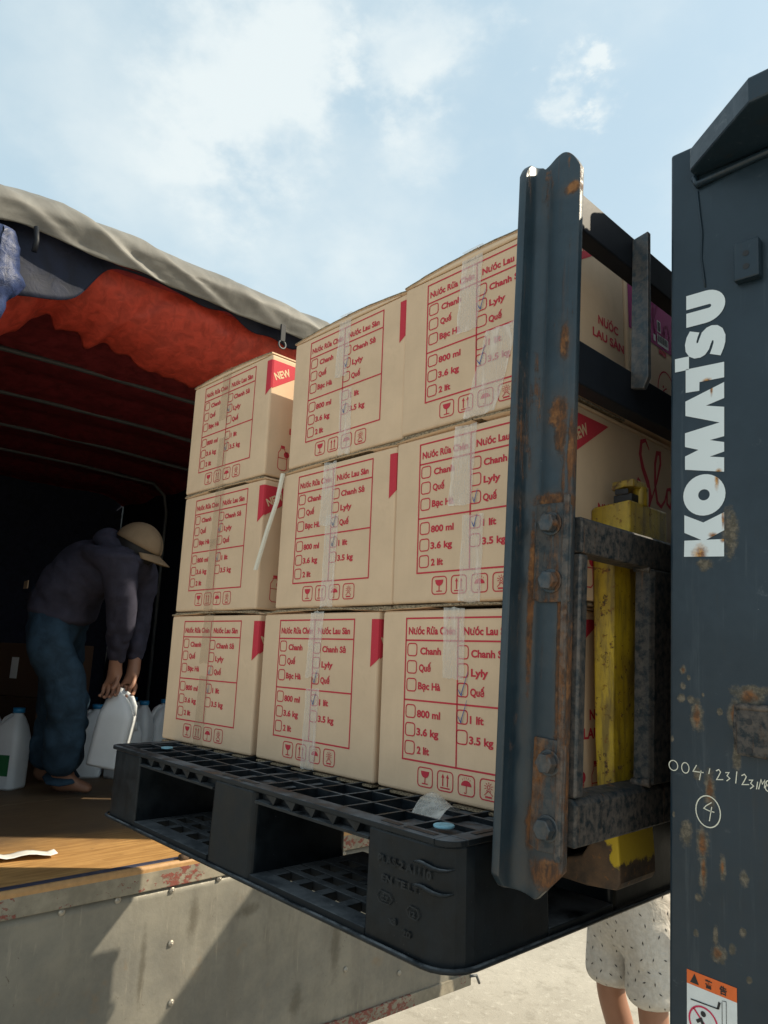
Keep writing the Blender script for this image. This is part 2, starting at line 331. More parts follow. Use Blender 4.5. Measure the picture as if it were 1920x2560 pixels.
# ground
t = NT('pale_concrete', .9, spec=.2)
big = t.noise(1.2, 6, .6); fine = t.noise(120, 5, .75); mid = t.noise(24, 6, .7)
c = t.mix(t.ramp(big, .3, .7), (.34, .31, .26), (.43, .395, .335)); c = t.mix(t.ramp(mid, .54, .68, 0, .7), c, (.50, .465, .40)); c = t.mix(t.ramp(t.noise(9, 6, .7, loc=(4, 4, 0)), .50, .66, 0, .55), c, (.27, .245, .20))
c = t.mix(t.ramp(fine, .58, .68, 0, .7), c, (.17, .15, .12)); c = t.mix(t.ramp(t.noise(50, 5, .75, loc=(3, 1, 0)), .60, .68, 0, .6), c, (.22, .195, .155)); c = t.mix(t.ramp(t.vor(2.2, feat='DISTANCE_TO_EDGE'), 0, .012, .0, 0), c, (.1, .09, .07)); t.col(c); t.bump(fine, .4, .004); t.bump(mid, .3, .01); MT['ground'] = t.m
# people and jugs
MT['skin'] = simple('skin', (.30, .15, .095), .55, .10, 30)
MT['hair'] = simple('black_hair', (.012, .010, .010), .6)
MT['hoodie'] = cloth('dark_purple_grey_knit', (.038, .037, .058), .9, 14, .6)
MT['denim'] = cloth('dark_blue_denim', (.022, .048, .078), .85, 12, .7, .35)
MT['cap'] = cloth('beige_cotton', (.24, .165, .10), .85, 14, .15, .08)
t = NT('pale_shorts_cotton', .85, spec=.2)
v = t.vor(24, (1, 1, .62)); fold = t.noise(13, 4, .6, dist=.5)
c = t.mix(t.ramp(t.noise(60, 3), .3, .7), (.50, .48, .44), (.58, .56, .52))
t.col(c); t.bump(fold, .6, .02); MT['shorts'] = t.m
MT['shirt'] = cloth('grey_cotton', (.25, .25, .26), .85)
MT['sandal'] = simple('brown_sandal', (.08, .05, .03), .7)
t = NT('white_jug_plastic', .4, spec=.4)
t.col(t.mix(t.noise(14, 3), (.60, .63, .65), (.72, .75, .77))); t.b.inputs['Subsurface Weight'].default_value = .15; t.b.inputs['Subsurface Radius'].default_value = (.02, .02, .02)
MT['jug'] = t.m
MT['bluecap'] = simple('blue_cap_plastic', (.02, .20, .42), .4); MT['greenlabel'] = simple('green_jug_label', (.02, .14, .05), .5)
MT['paper'] = simple('white_paper', (.74, .73, .70), .8, .05, 30, .2, .002)
MT['leaf'] = simple('dry_leaf', (.36, .17, .04), .8, .3, 60)
MT['browncard'] = kraft('brown_cardboard', (.09, .05, .032))

# ------------------------------------------------------------------ mesh helpers
class MB:
    def __init__(s, off=(0, 0, 0)):
        s.bm = bmesh.new(); s.off = Vector(off); s.mi = 0
    def v(s, p): return s.bm.verts.new(Vector(p) - s.off)
    def f(s, vs, smooth=False):
        try:
            fc = s.bm.faces.new(vs); fc.material_index = s.mi; fc.smooth = smooth; return fc
        except ValueError: return None
    def box(s, a, b):
        x0, y0, z0 = a; x1, y1, z1 = b
        v = [s.v(p) for p in ((x0, y0, z0), (x1, y0, z0), (x1, y1, z0), (x0, y1, z0), (x0, y0, z1), (x1, y0, z1), (x1, y1, z1), (x0, y1, z1))]
        for q in ((0, 3, 2, 1), (4, 5, 6, 7), (0, 1, 5, 4), (1, 2, 6, 5), (2, 3, 7, 6), (3, 0, 4, 7)): s.f([v[i] for i in q])
    def prism(s, poly, ax, a, b, scale_b=1.):
        """closed 2-D polygon extruded along axis ax from a to b"""
        def P(p, h):
            q = [0, 0, 0]; o = [i for i in range(3) if i != ax]; q[o[0]], q[o[1]], q[ax] = p[0], p[1], h; return q
        cx = sum(p[0] for p in poly)/len(poly); cy = sum(p[1] for p in poly)/len(poly)
        A = [s.v(P(p, a)) for p in poly]; B = [s.v(P((cx+(p[0]-cx)*scale_b, cy+(p[1]-cy)*scale_b), b)) for p in poly]
        n = len(poly); s.f(A); s.f(B[::-1])
        for i in range(n): s.f([A[i], A[(i+1) % n], B[(i+1) % n], B[i]][::-1])
    def cyl(s, p, q, r, n=14, r2=None, smooth=True, caps=True):
        p, q = Vector(p), Vector(q); d = (q-p).normalized(); u = d.orthogonal().normalized(); w = d.cross(u); r2 = r if r2 is None else r2
        A = [s.v(p+(u*math.cos(a)+w*math.sin(a))*r) for a in (2*math.pi*i/n for i in range(n))]
        B = [s.v(q+(u*math.cos(a)+w*math.sin(a))*r2) for a in (2*math.pi*i/n for i in range(n))]
        for i in range(n): s.f([A[i], A[(i+1) % n], B[(i+1) % n], B[i]], smooth)
        if caps: s.f(A[::-1]); s.f(B)
    def tube(s, pts, r, n=8):
        pts = [Vector(p) for p in pts]; rings = []; u = None
        for i, p in enumerate(pts):
            d = (pts[min(i+1, len(pts)-1)]-pts[max(i-1, 0)]).normalized()
            if u is None: u = d.orthogonal().normalized()
            u = (u-d*u.dot(d)).normalized(); w = d.cross(u); rr = r[i] if isinstance(r, (list, tuple)) else r
            rings.append([s.v(p+(u*math.cos(2*math.pi*k/n)+w*math.sin(2*math.pi*k/n))*rr) for k in range(n)])
        for a, b in zip(rings, rings[1:]):
            for k in range(n): s.f([a[k], a[(k+1) % n], b[(k+1) % n], b[k]], True)
        s.f(rings[0][::-1]); s.f(rings[-1])
    def grid(s, fn, nu, nv, smooth=True):
        g = [[s.v(fn(i/nu, j/nv)) for j in range(nv+1)] for i in range(nu+1)]
        for i in range(nu):
            for j in range(nv): s.f([g[i][j], g[i+1][j], g[i+1][j+1], g[i][j+1]], smooth)
    def loft(s, secs, cap=True, smooth=True):
        rings = [[s.v(p) for p in sec] for sec in secs]; n = len(rings[0])
        for a, b in zip(rings, rings[1:]):
            for k in range(n): s.f([a[k], a[(k+1) % n], b[(k+1) % n], b[k]], smooth)
        if cap: s.f(rings[0][::-1]); s.f(rings[-1])
def link(name, me, mats, parent=None):
    o = bpy.data.objects.new(name, me); COL.objects.link(o)
    for m in (mats if isinstance(mats, (list, tuple)) else [mats]): me.materials.append(MT[m])
    if parent: o.parent = parent
    return o
def make(name, mb, mats, parent=None, bevel=0., seg=2, solid=0., sub=0, recalc=True, solid_off=-1.):
    if recalc: bmesh.ops.recalc_face_normals(mb.bm, faces=mb.bm.faces)
    me = bpy.data.meshes.new(name); mb.bm.to_mesh(me); mb.bm.free()
    o = link(name, me, mats, parent)
    if solid:
        m = o.modifiers.new('solid', 'SOLIDIFY'); m.thickness = solid; m.offset = solid_off
    if sub:
        m = o.modifiers.new('sub', 'SUBSURF'); m.levels = m.render_levels = sub
    if bevel:
        m = o.modifiers.new('bevel', 'BEVEL'); m.width = bevel; m.segments = seg; m.limit_method = 'ANGLE'; m.angle_limit = math.radians(40)
    return o
def thing(name, label, cat, loc=(0, 0, 0), rot=(0, 0, 0), group=None):
    o = bpy.data.objects.new(name, None); COL.objects.link(o); o.location = loc; o.rotation_euler = rot; o.empty_display_size = .1
    return tag(o, label, cat, group)
def tag(o, label=None, cat=None, group=None, kind=None):
    for k, v in (('label', label), ('category', cat), ('group', group), ('kind', kind)):
        if v: o[k] = v
    return o
# --- flat print, drawn in 2-D (u, v) and mapped on to a face
_tx = {}
def text_geo(body):
    if body not in _tx:
        cu = bpy.data.curves.new('text', 'FONT'); cu.body = body; cu.size = 1; cu.offset = .035; cu.resolution_u = 3
        o = bpy.data.objects.new('text', cu); COL.objects.link(o); bpy.context.view_layer.update()
        me = o.to_mesh(); vs = [v.co.copy() for v in me.vertices]; fs = [tuple(p.vertices) for p in me.polygons]
        o.to_mesh_clear(); bpy.data.objects.remove(o); bpy.data.curves.remove(cu); _tx[body] = (vs, fs)
    return _tx[body]
class Print:
    """collects flat shapes; fn maps (u, v, lift) to 3-D"""
    def __init__(s, mb, fn): s.mb, s.fn = mb, fn
    def V(s, u, v): return s.mb.v(s.fn(u, v))
    def poly(s, pts): return s.mb.f([s.V(*p) for p in pts])
    def rect(s, u0, v0, u1, v1): s.poly([(u0, v0), (u1, v0), (u1, v1), (u0, v1)])
    def stroke(s, pts, w, closed=False):
        n = len(pts); P = [Vector((p[0], p[1])) for p in pts]; L, Rr = [], []
        for i in range(n):
            a = P[(i-1) % n] if closed or i else P[i]; b = P[(i+1) % n] if closed or i < n-1 else P[i]
            d1 = (P[i]-a); d2 = (b-P[i]); d1 = d1.normalized() if d1.length else d2.normalized(); d2 = d2.normalized() if d2.length else d1
            t_ = (d1+d2); t_ = t_.normalized() if t_.length > 1e-6 else d1
            nn = Vector((-t_.y, t_.x)); k = max(.5, nn.dot(Vector((-d1.y, d1.x)))); ww = (w[i] if isinstance(w, (list, tuple)) else w)/2/k
            L.append(s.V(*(P[i]+nn*ww))); Rr.append(s.V(*(P[i]-nn*ww)))
        for i in range(n if closed else n-1):
            j = (i+1) % n; s.mb.f([Rr[i], Rr[j], L[j], L[i]])
    def rrect(s, u0, v0, u1, v1, r, w):
        pts = []
        for cx, cy, a0 in ((u1-r, v0+r, -90), (u1-r, v1-r, 0), (u0+r, v1-r, 90), (u0+r, v0+r, 180)):
            for k in range(4): a = math.radians(a0+30*k); pts.append((cx+r*math.cos(a), cy+r*math.sin(a)))
        s.stroke(pts, w, True)
    def arc(s, cu, cv, r, a0, a1, w, n=14, ry=None):
        ry = ry or r
        s.stroke([(cu+r*math.cos(math.radians(a0+(a1-a0)*i/n)), cv+ry*math.sin(math.radians(a0+(a1-a0)*i/n))) for i in range(n+1)], w)
    def disc(s, cu, cv, r, n=16, ry=None, a0=0, a1=360):
        ry = ry or r; m = n if a1-a0 >= 360 else n+1
        s.poly([(cu+r*math.cos(math.radians(a0+(a1-a0)*i/n)), cv+ry*math.sin(math.radians(a0+(a1-a0)*i/n))) for i in range(m)])
    def text(s, body, u, v, width=None, cap=.01, rot=0.):
        vs, fs = text_geo(body); k = cap/.727; x0 = min(p.x for p in vs); x1 = max(p.x for p in vs)
        kx = k if width is None else width/(x1-x0); c, sn = math.cos(rot), math.sin(rot)
        nv = []
        for p in vs:
            a, b = (p.x-x0)*kx, p.y*k; nv.append(s.V(u+a*c-b*sn, v+a*sn+b*c))
        for f in fs: s.mb.f([nv[i] for i in f])

# ------------------------------------------------------------------ the setting
GZ = -1.55
mb = MB(); mb.grid(lambda a, b: ((a-.5)*400, (b-.5)*400, GZ), 40, 40)
tag(make('ground', mb, 'ground', recalc=False), 'pale sunlit concrete yard', kind='structure')

# ------------------------------------------------------------------ truck
XT = -.50                                           # rear plane of the cargo bed
YL, YR, FZ = -.62, 1.71, -.425
truck = thing('truck', 'tarpaulin covered cargo truck with open rear and lowered rusty steel tailgate', 'truck', (-2.6, .545, GZ))
TO = Vector((-2.6, .545, GZ))
def TM(): return MB(TO)
mb = TM(); mb.box((-4.6, YL, FZ-.03), (-1.62, YR, FZ)); mb.box((-1.616, YL, FZ-.03), (XT-.045, YR, FZ))
fl = make('cargo_floor', mb, 'wood', truck, .002)
mb = TM(); mb.box((XT-.043, YL, FZ-.03), (XT-.014, YR, FZ+.004)); make('edge_strip', mb, 'bluepaint', truck, .003)
mb = TM(); mb.prism([(XT-.012, FZ-.06), (XT, FZ-.06), (XT+.004, FZ-.004), (XT-.002, FZ+.004), (XT-.012, FZ+.004)], 1, YL, YR); make('sill_lip', mb, 'lip', truck, .002)
beam_bot = -.492
mb = TM(); mb.box((XT-.03, YL, beam_bot), (XT+.0035, YR, FZ-.012)); make('sill_beam', mb, 'beam', truck, .003)
def zb(y): return -1.10-.04*(y-1.0)                # the gate's lower edge runs slightly down
random.seed(3)
def panel(u, v):
    y = YL+(YR-YL)*u; z0 = beam_bot-.002; z = z0+(zb(y)-z0)*v
    d = .010*mnoise.noise((y*2.1, z*2.6, 1.7))+.005*mnoise.noise((y*6, z*5, 4.2))
    return (XT-.006+d*min(1, v*5), y, z)
mb = TM(); mb.grid(panel, 60, 24); pn = make('tailgate', mb, 'steel', truck, solid=.02)
mb = TM()
n = 24
for i in range(n):
    y0 = YL+(YR-YL)*i/n; y1 = YL+(YR-YL)*(i+1)/n
    v = [mb.v((XT+.006, y0, zb(y0)-.002)), mb.v((XT+.006, y1, zb(y1)-.002)), mb.v((XT+.006, y1, zb(y1)+.045)), mb.v((XT+.006, y0, zb(y0)+.045))]; mb.f(v)
bmesh.ops.remove_doubles(mb.bm, verts=mb.bm.verts, dist=1e-4)
make('gate_rim', mb, 'beam', truck, solid=.016, bevel=.002)
mb = TM(); mb.tube([(XT+.005, YR-.01, zb(YR)+.035), (XT+.01, YR+.03, zb(YR)+.03), (XT+.01, YR+.05, zb(YR)-.005)], .006); make('gate_pin', mb, 'tube', truck)
rv = bpy.data.meshes.new('rivet'); b_ = bmesh.new()
bmesh.ops.create_uvsphere(b_, u_segments=12, v_segments=8, radius=.010, matrix=Matrix.Diagonal((.55, 1, 1, 1))); 
bmesh.ops.create_cone(b_, cap_ends=True, segments=12, radius1=.0035, radius2=.003, depth=.004, matrix=Matrix.Translation((.0055, 0, 0)) @ Matrix.Rotation(math.pi/2, 4, 'Y'))
for f in b_.faces: f.smooth = True
b_.to_mesh(rv); b_.free(); rv.materials.append(MT['rivet'])
spots_ = [(-.222, -.507), (-.054, -.502), (.105, -.501), (.276, -.505), (.44, -.4995), (.62, -.503), (.80, -.503), (.97, -.503), (1.14, -.503), (1.31, -.503), (1.48, -.503), (1.65, -.503),
          (.289, -.657), (.306, -.822), (.31, -.98), (.95, -.74), (1.0, -.90), (1.28, -.98), (1.35, -.82), (-.36, -.66), (-.36, -.82)]
for (y, z) in spots_:
    o = bpy.data.objects.new('rivet', rv); COL.objects.link(o); o.parent = truck
    px = panel((y-YL)/(YR-YL), max(0, (z-(beam_bot-.002))/(zb(y)-beam_bot+.002)))[0]
    o.location = Vector((px+.002, y, z))-TO
for yc in (.34, 1.25, -.46):
    h = MB(TO); h.cyl((XT-.008, yc-.045, FZ+.008), (XT-.008, yc-.018, FZ+.008), .011); ho = make('hinge', h, 'heel', truck)
    h = MB(TO); h.cyl((XT-.008, yc+.02, FZ+.008), (XT-.008, yc+.045, FZ+.008), .011); make('hinge_end', h, 'heel', ho)
    p = MB(TO); p.cyl((XT-.008, yc-.018, FZ+.008), (XT-.008, yc+.02, FZ+.008), .0105); make('hinge_knuckle', p, 'blackpart', ho)
# roof tarpaulin: bulging front roll
def roofz(y): 
    e = max(0, abs(y-.545)-.9)/.27
    return 1.605-.09*min(1, e)**2
def fold(y, s_):                                   # diagonal tension folds running down the roll
    f = 0
    for (yc, w, k, a) in ((-.20, .045, .55, .026), (.03, .05, .7, .012), (.36, .05, .5, .007), (.66, .05, .6, .009), (.82, .03, .5, .020), (1.1, .06, .5, .012), (1.4, .05, .5, .012), (-.45, .05, .5, .012)):
        d = (y-(yc+k*(s_-.5)*.75))/w; f += a*(math.exp(-d*d)-.8*math.exp(-(d-1.3)**2))
    return f
def roof(u, v):
    y = YL-.02+(YR-YL+.04)*u; zt = roofz(y)
    if v < .55:                                    # flat part, from the cab to the roll
        x = -4.7+(XT-.16+4.7)*(v/.55); z = zt+.012*mnoise.noise((x*2, y*3, 0))-.02*math.sin((x+.5)/.62*math.pi)**2
        return (x, y, z)
    s_ = (v-.55)/.45; a = s_*math.radians(150)
    rr = .090
    x = XT-.16+.16*min(1, s_*2.2)*0+ (rr+.06)*math.sin(min(a, math.pi/2))*1.0
    z = zt-rr*(1-math.cos(min(a, math.pi/2)))
    if a > math.pi/2:
        q = (a-math.pi/2)/math.radians(60); x = XT-.16+rr+.06-.03*q; z = zt-rr-.062*q-.012*mnoise.noise((y*4, 5, 2))*q
    d = fold(y, s_); n_ = .006*mnoise.noise((y*5, s_*3, 2.3))+.004*abs(mnoise.noise((y*11+s_*6, s_*7, 1.1)))
    x += d*.55*math.sin(max(.3, a))+n_; z += d*.35*math.cos(min(a, 1.4))+n_*.6+.006*mnoise.noise((y*2.2, 3, 1))
    return (x, y, z)
mb = TM(); mb.grid(roof, 150, 60); make('roof_tarpaulin', mb, 'tarp', truck, solid=.004)
# side and front walls of the tarpaulin box
for yy, nm in ((YL-.01, 'side_tarpaulin'), (YR+.012, 'side_tarpaulin')):
    mb = TM(); mb.grid(lambda a, b, yy=yy: (-4.7+(XT-.06+4.7)*a, yy+.015*mnoise.noise((a*9, b*4, yy)), FZ-.08+(1.56-FZ)*b), 40, 16); o = make(nm, mb, ['tarp'], truck, solid=.006)
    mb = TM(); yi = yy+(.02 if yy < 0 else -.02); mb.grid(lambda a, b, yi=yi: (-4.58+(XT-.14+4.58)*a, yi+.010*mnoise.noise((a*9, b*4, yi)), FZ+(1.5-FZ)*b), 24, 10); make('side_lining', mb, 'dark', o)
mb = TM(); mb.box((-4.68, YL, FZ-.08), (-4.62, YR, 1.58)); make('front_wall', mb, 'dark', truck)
# red lining under the roof, sagging between the bows
def lining(u, v):
    y = YL+.01+(YR-YL-.02)*u; x = XT-.09+(-4.5-XT)*v
    z = roofz(y)-.055-.03*abs(math.sin((x+.2)/.62*math.pi))-.05*math.exp(-((x+.75)/.25)**2)+.012*mnoise.noise((x*4, y*4, 0))
    return (x, y, z)
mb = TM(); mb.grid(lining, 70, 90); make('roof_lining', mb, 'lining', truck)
# rear curtain gathered up under the roof edge: red side out, crumpled
def lowz(y):
    pts = ((-.7, 1.12), (-.42, 1.14), (-.30, 1.24), (-.24, 1.31), (-.10, 1.31), (.06, 1.30), (.2, 1.275), (.36, 1.26), (.6, 1.28), (.9, 1.30), (1.3, 1.28), (1.75, 1.25))
    for (a, za), (b, zb_) in zip(pts, pts[1:]):
        if y <= b: k = (y-a)/(b-a); k = k*k*(3-2*k); return za+(zb_-za)*k
    return pts[-1][1]
def curtain(u, v):
    y = YL+.03+(YR-YL-.06)*u; z0 = 1.500; z1 = lowz(y)
    sv = v
    z = z0+(z1-z0)*math.sin(sv*math.pi/2); x = XT-.135-.28*(1-math.cos(sv*math.pi/2))
    cr = .034*mnoise.noise((y*4+z*3, z*5, 1.1))+.030*abs(mnoise.noise((y*9-z*5, 2, z*3)))+.016*abs(mnoise.noise((y*17+z*6, 5, z*4)))+.008*math.sin(y*42+7*mnoise.noise((y*2.5, z*3, 4)))
    cr += .035*math.exp(-((y-(-.18+.5*(z-1.35)))/.025)**2)-.03*math.exp(-((y-(.0+.9*(z-1.35)))/.03)**2)
    k = min(1, v*3)
    return (x+cr*k, y, z+cr*.7*k)
mb = TM(); mb.grid(curtain, 190, 36); make('gathered_curtain', mb, 'redtarp', truck, solid=.004)
# navy inner layer showing below the grey edge
def navy(u, v):
    y = YL+.0+(YR-YL)*u
    k1 = 1/(1+math.exp((y+.15)/.022)); k2 = 1/(1+math.exp(-(y-.27)/.05))
    zl = 1.478-.16*k1*(1+.6*max(0, -(y+.16))*3)-.030*k2*(1+.5*math.sin(y*14)+.4*math.sin(y*31))
    z = 1.53+(zl-1.53)*v
    return (XT-.075+.02*mnoise.noise((y*7, z*7, 3))-.03*v, y, z)
mb = TM(); mb.grid(navy, 160, 14); make('navy_layer', mb, 'navytarp', truck, solid=.003)
# rolled blue sheet tied up at the near corner
def roll(u, v):
    zz = 1.42-.30*u; r = .060*(1+.25*mnoise.noise((u*4, 1, v*2)))*(1-.55*max(0, u-.55)/.45)*(.7+.5*math.sin(min(1, u*1.8)*math.pi/2)); a = v*2*math.pi
    return (XT-.050+r*.8*math.cos(a), -.455-.0*u+r*math.sin(a)+.012*mnoise.noise((u*9, v*5, 3)), zz)
mb = TM(); mb.grid(roll, 26, 22); make('rolled_sheet', mb, 'bluetarp', truck)
mb = TM(); mb.tube([(XT-.02, -.365, 1.455), (XT-.015, -.36, 1.41), (XT-.02, -.362, 1.375)], .008); make('tie_strap', mb, 'barpaint', truck)
mb = TM(); mb.box((XT-.022, .535, 1.40), (XT-.014, .558, 1.47)); st_ = make('tie_strap', mb, 'barpaint', truck, .002)
mb = TM(); mb.tube([(XT-.018, .547+.016*math.sin(a), 1.388+.016*math.cos(a)) for a in (2*math.pi*i/16 for i in range(17))], .0035, 6); make('strap_ring', mb, 'tube', st_)
for xb in (-1.72, -2.35, -2.98, -3.6):
    pts = [(xb, YL+.05, FZ), (xb, YL+.05, 1.30), (xb, YL+.08, 1.42), (xb, YL+.18, 1.50), (xb, .2, 1.518), (xb, .545, 1.52), (xb, .9, 1.518), (xb, YR-.20, 1.49), (xb, YR-.10, 1.41), (xb, YR-.07, 1.28), (xb, YR-.07, FZ)]
    mb = TM(); mb.tube(pts, .013, 8); make('tarp_bow', mb, 'tube', truck)
# unseen panels added to shade the tailgate and bed, dressed as door leaves
mb = TM(); mb.box((XT+.01, YR+.03, FZ), (.33, YR+.06, 1.64)); d1 = make('shade_panel', mb, 'steel', truck, .004)
for zc in (-.1, .5, 1.0):
    mb = TM(); mb.box((XT+.05, YR+.0605, zc), (.30, YR+.075, zc+.04)); make('shade_panel_rail', mb, 'beam', d1, .003)
mb = TM(); mb.box((.335, YR+.03, FZ), (.95, YR+.06, .665)); make('shade_panel', mb, 'steel', truck, .004)
# chassis and rear wheels
for y0 in (.15, .85):
    mb = TM(); mb.box((-4.6, y0, -.80), (-.62, y0+.1, -.46)); make('chassis_rail', mb, 'blackpart', truck, .004)
for yy in (-.38, 1.36):
    mb = TM(); mb.cyl((-1.75, yy, GZ+.42), (-1.75, yy+.24, GZ+.42), .42, 28); w_ = make('wheel', mb, 'rubber', truck, .03, 3)
    mb = TM(); mb.cyl((-1.75, yy-.004, GZ+.42), (-1.75, yy+.244, GZ+.42), .2, 20); make('rim', mb, 'tube', w_, .01)
mb = TM(); mb.cyl((-1.75, -.3, GZ+.42), (-1.75, 1.5, GZ+.42), .06); make('axle', mb, 'blackpart', truck)

# ------------------------------------------------------------------ pallet
PY = math.radians(-1.0)
pallet = thing('plastic_pallet', 'black plastic pallet on the forks carrying the stacked cartons', 'pallet', (-.035, -.176, -.152), (0, 0, PY))
PW, PD, PH = 1.06, .925, .152
def rrpoly(x0, y0, x1, y1, r, corners='abcd', n=5):
    pts = []
    for c_, cx, cy, a0 in (('a', x0+r, y0+r, 180), ('b', x1-r, y0+r, 270), ('c', x1-r, y1-r, 0), ('d', x0+r, y1-r, 90)):
        if c_ in corners:
            for k in range(n+1): a = math.radians(a0+90*k/n); pts.append((cx+r*math.cos(a), cy+r*math.sin(a)))
        else: pts.append((cx+(-r if a0 in (180, 90) else r), cy+(-r if a0 in (180, 270) else r)))
    return pts
xs = (0, .165, .475, .615, .905, PW); yb = ((0, .205), (.375, .60), (PD-.165, PD))
# deck: rim, ribs, edge bands
ZT = PH; ZR = PH-.034
mb = MB()
for y0 in (0, PD-.030):
    mb.box((.03, y0, ZT-.008), (PW-.03, y0+.030, ZT))
    yy = y0 if y0 == 0 else PD-.006
for x0 in (0, PW-.030): mb.box((x0, .0305, ZT-.008), (x0+.030, PD-.0305, ZT))
for c_, cx, cy in (('a', 0, 0), ('b', PW-.0295, 0), ('c', PW-.0295, PD-.0295), ('d', 0, PD-.0295)): mb.prism(rrpoly(cx, cy, cx+.0295, cy+.0295, .028, c_), 2, ZT-.008, ZT)
make('deck_rim', mb, 'pallet', pallet, .003)
for x0, x1 in ((.1655, .4745), (.6155, .9045)):       # recessed lips with a thin foot flange between the blocks
    for sg, y_ in ((1, 0), (-1, PD)):
        Y = lambda v: y_+sg*v
        mb = MB(); mb.prism([(Y(.002), ZT-.0265), (Y(.022), ZT-.0265), (Y(.022), ZT-.0085), (Y(.0175), ZT-.0085), (Y(.0175), ZT-.0225), (Y(.002), ZT-.0225)], 0, x0, x1); make('deck_lip', mb, 'pallet', pallet)
        for k in range(6 if x0 < .3 else 5):           # triangular gussets standing in the recess
            xc = x0+.030+k*.052
            if xc+.03 > x1: continue
            g = MB(); g.prism([(xc, ZT-.009), (xc+.030, ZT-.009), (xc+.022, ZT-.0222)], 1, Y(.004), Y(.0172)); make('gusset', g, 'pallet', pallet)
mb = MB(); random.seed(5)
xr = [.03+.0714*k for k in range(15)]; yr = [.03+.0605*k for k in range(15)]
for x in xr[1:-1]: mb.box((x-.0028, .0301, ZR), (x+.0028, PD-.0301, ZT-.001))
for y in yr[1:-1]: mb.box((.0301, y-.0028, ZR+.001), (PW-.0301, y+.0028, ZT-.0016))
for y in (.0301, PD-.0351): mb.box((.0301, y, ZR), (PW-.0301, y+.005, ZT-.003))
for x in (.0301, PW-.0351): mb.box((x, .0352, ZR+.0005), (x+.005, PD-.0352, ZT-.0032))
tag(make('deck_grid', mb, 'pallet', pallet), kind='stuff')
mb = MB()                                             # recessed floor under the open cells
mb.box((.036, .036, ZR-.004), (PW-.036, PD-.036, ZR-.0008)); make('deck_web', mb, 'pallet', pallet)
# nine blocks
for i, (x0, x1) in enumerate(((0, .165), (.475, .615), (.905, PW))):
    for j, (y0, y1) in enumerate(yb):
        cs = {(0, 0): 'a', (2, 0): 'b', (2, 2): 'c', (0, 2): 'd'}.get((i, j), '')
        g = MB(); r = .045
        top = rrpoly(x0+(.002 if i == 0 else 0), y0+.002 if j == 0 else y0, x1-(.002 if i == 2 else 0), y1, r if cs else .012, cs or 'abcd')
        g.prism(top, 2, ZT-.0085, .0003, 1.03 if i == 1 else 1.015); make('block', g, 'pallet', pallet, .003)
# rim slots over the blocks, their dark depth painted as thin black strips
for (x0, x1) in ((.02, .085), (.10, .155), (.49, .535), (.55, .60), (.92, .955), (.965, 1.02)):
    g = MB(); g.box((x0, .010, ZT+.0003), (x1, .020, ZT+.0009)); make('rim_slot', g, 'blackpart', pallet)
g = MB(); g.box((PW-.021, .06, ZT+.0003), (PW-.012, .16, ZT+.0009)); make('rim_slot', g, 'blackpart', pallet)
# bottom runners with openings
def runner(x0, x1, y0, y1, xc, yc):
    g = MB(); h0, h1 = 0., .015
    X = [x0]+[v for c_ in xc for v in c_]+[x1]; Y = [y0]+[v for c_ in yc for v in c_]+[y1]
    for j in range(0, len(Y), 2): g.box((x0, Y[j], h0), (x1, Y[j+1], h1))
    for j in range(1, len(Y)-1, 2):
        for i in range(0, len(X), 2): g.box((X[i], Y[j]+.0002, h0), (X[i+1], Y[j+1]-.0002, h1-.0003))
    return g
for x0, x1 in ((.165, .475), (.615, .905)):
    L = x1-x0; k = 4; p = (L-.05)/k
    xc = [(x0+.03+i*p, x0+.03+i*p+p-.020) for i in range(k)]
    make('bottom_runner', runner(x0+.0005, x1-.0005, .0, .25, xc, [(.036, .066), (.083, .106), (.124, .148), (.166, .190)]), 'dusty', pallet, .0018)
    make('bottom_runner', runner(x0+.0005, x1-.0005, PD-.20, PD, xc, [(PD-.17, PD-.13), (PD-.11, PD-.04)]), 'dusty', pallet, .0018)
for y0, y1 in ((.2055, .374), (.6055, PD-.2005)):
    for x0, x1 in ((.0, .165), (.905, PW)):
        g = MB(); g.box((x0, y0, 0), (x1, y1, .015)); make('side_runner', g, 'pallet', pallet, .002)
for x0, x1, yw in ((.166, .474, .30), (.616, .845, .31), (.166, .474, .66), (.616, .904, .66)):   # inner walls that close the fork pockets
    g = MB(); g.box((x0, yw, .0155), (x1, yw+.008, ZT-.009)); make('inner_wall', g, 'pallet', pallet)
for y0, y1 in ((.2055, .374), (.6055, PD-.1655)):      # end lips
    for x0 in (.001, PW-.006):
        g = MB(); g.box((x0, y0, ZT-.034), (x0+.005, y1, ZT-.0085)); make('end_lip', g, 'pallet', pallet)
fl2 = rrpoly(-.004, -.004, PW+.004, PD+.004, .047)
mb = MB(); mb.tube([(p[0], p[1], .0036) for p in fl2+fl2[:1]], .0036, 6); make('foot_flange', mb, 'pallet', pallet)
for (cx, cy, r) in ((.992, .060, .0145), (.118, .085, .013)):
    g = MB(); g.cyl((cx, cy, ZT-.001), (cx, cy, ZT+.0025), r, 20); make('grip_plug', g, 'plug', pallet, .001)
g = MB()                                              # loose shred of wrapping film curled over the ribs
g.grid(lambda a, b: (.915+.055*a, .075+.055*b, ZT+.003+.028*math.sin(math.pi*min(1, b*1.05))*(.75+.25*math.sin(a*5))), 10, 12); make('film_scrap', g, 'tape', pallet)
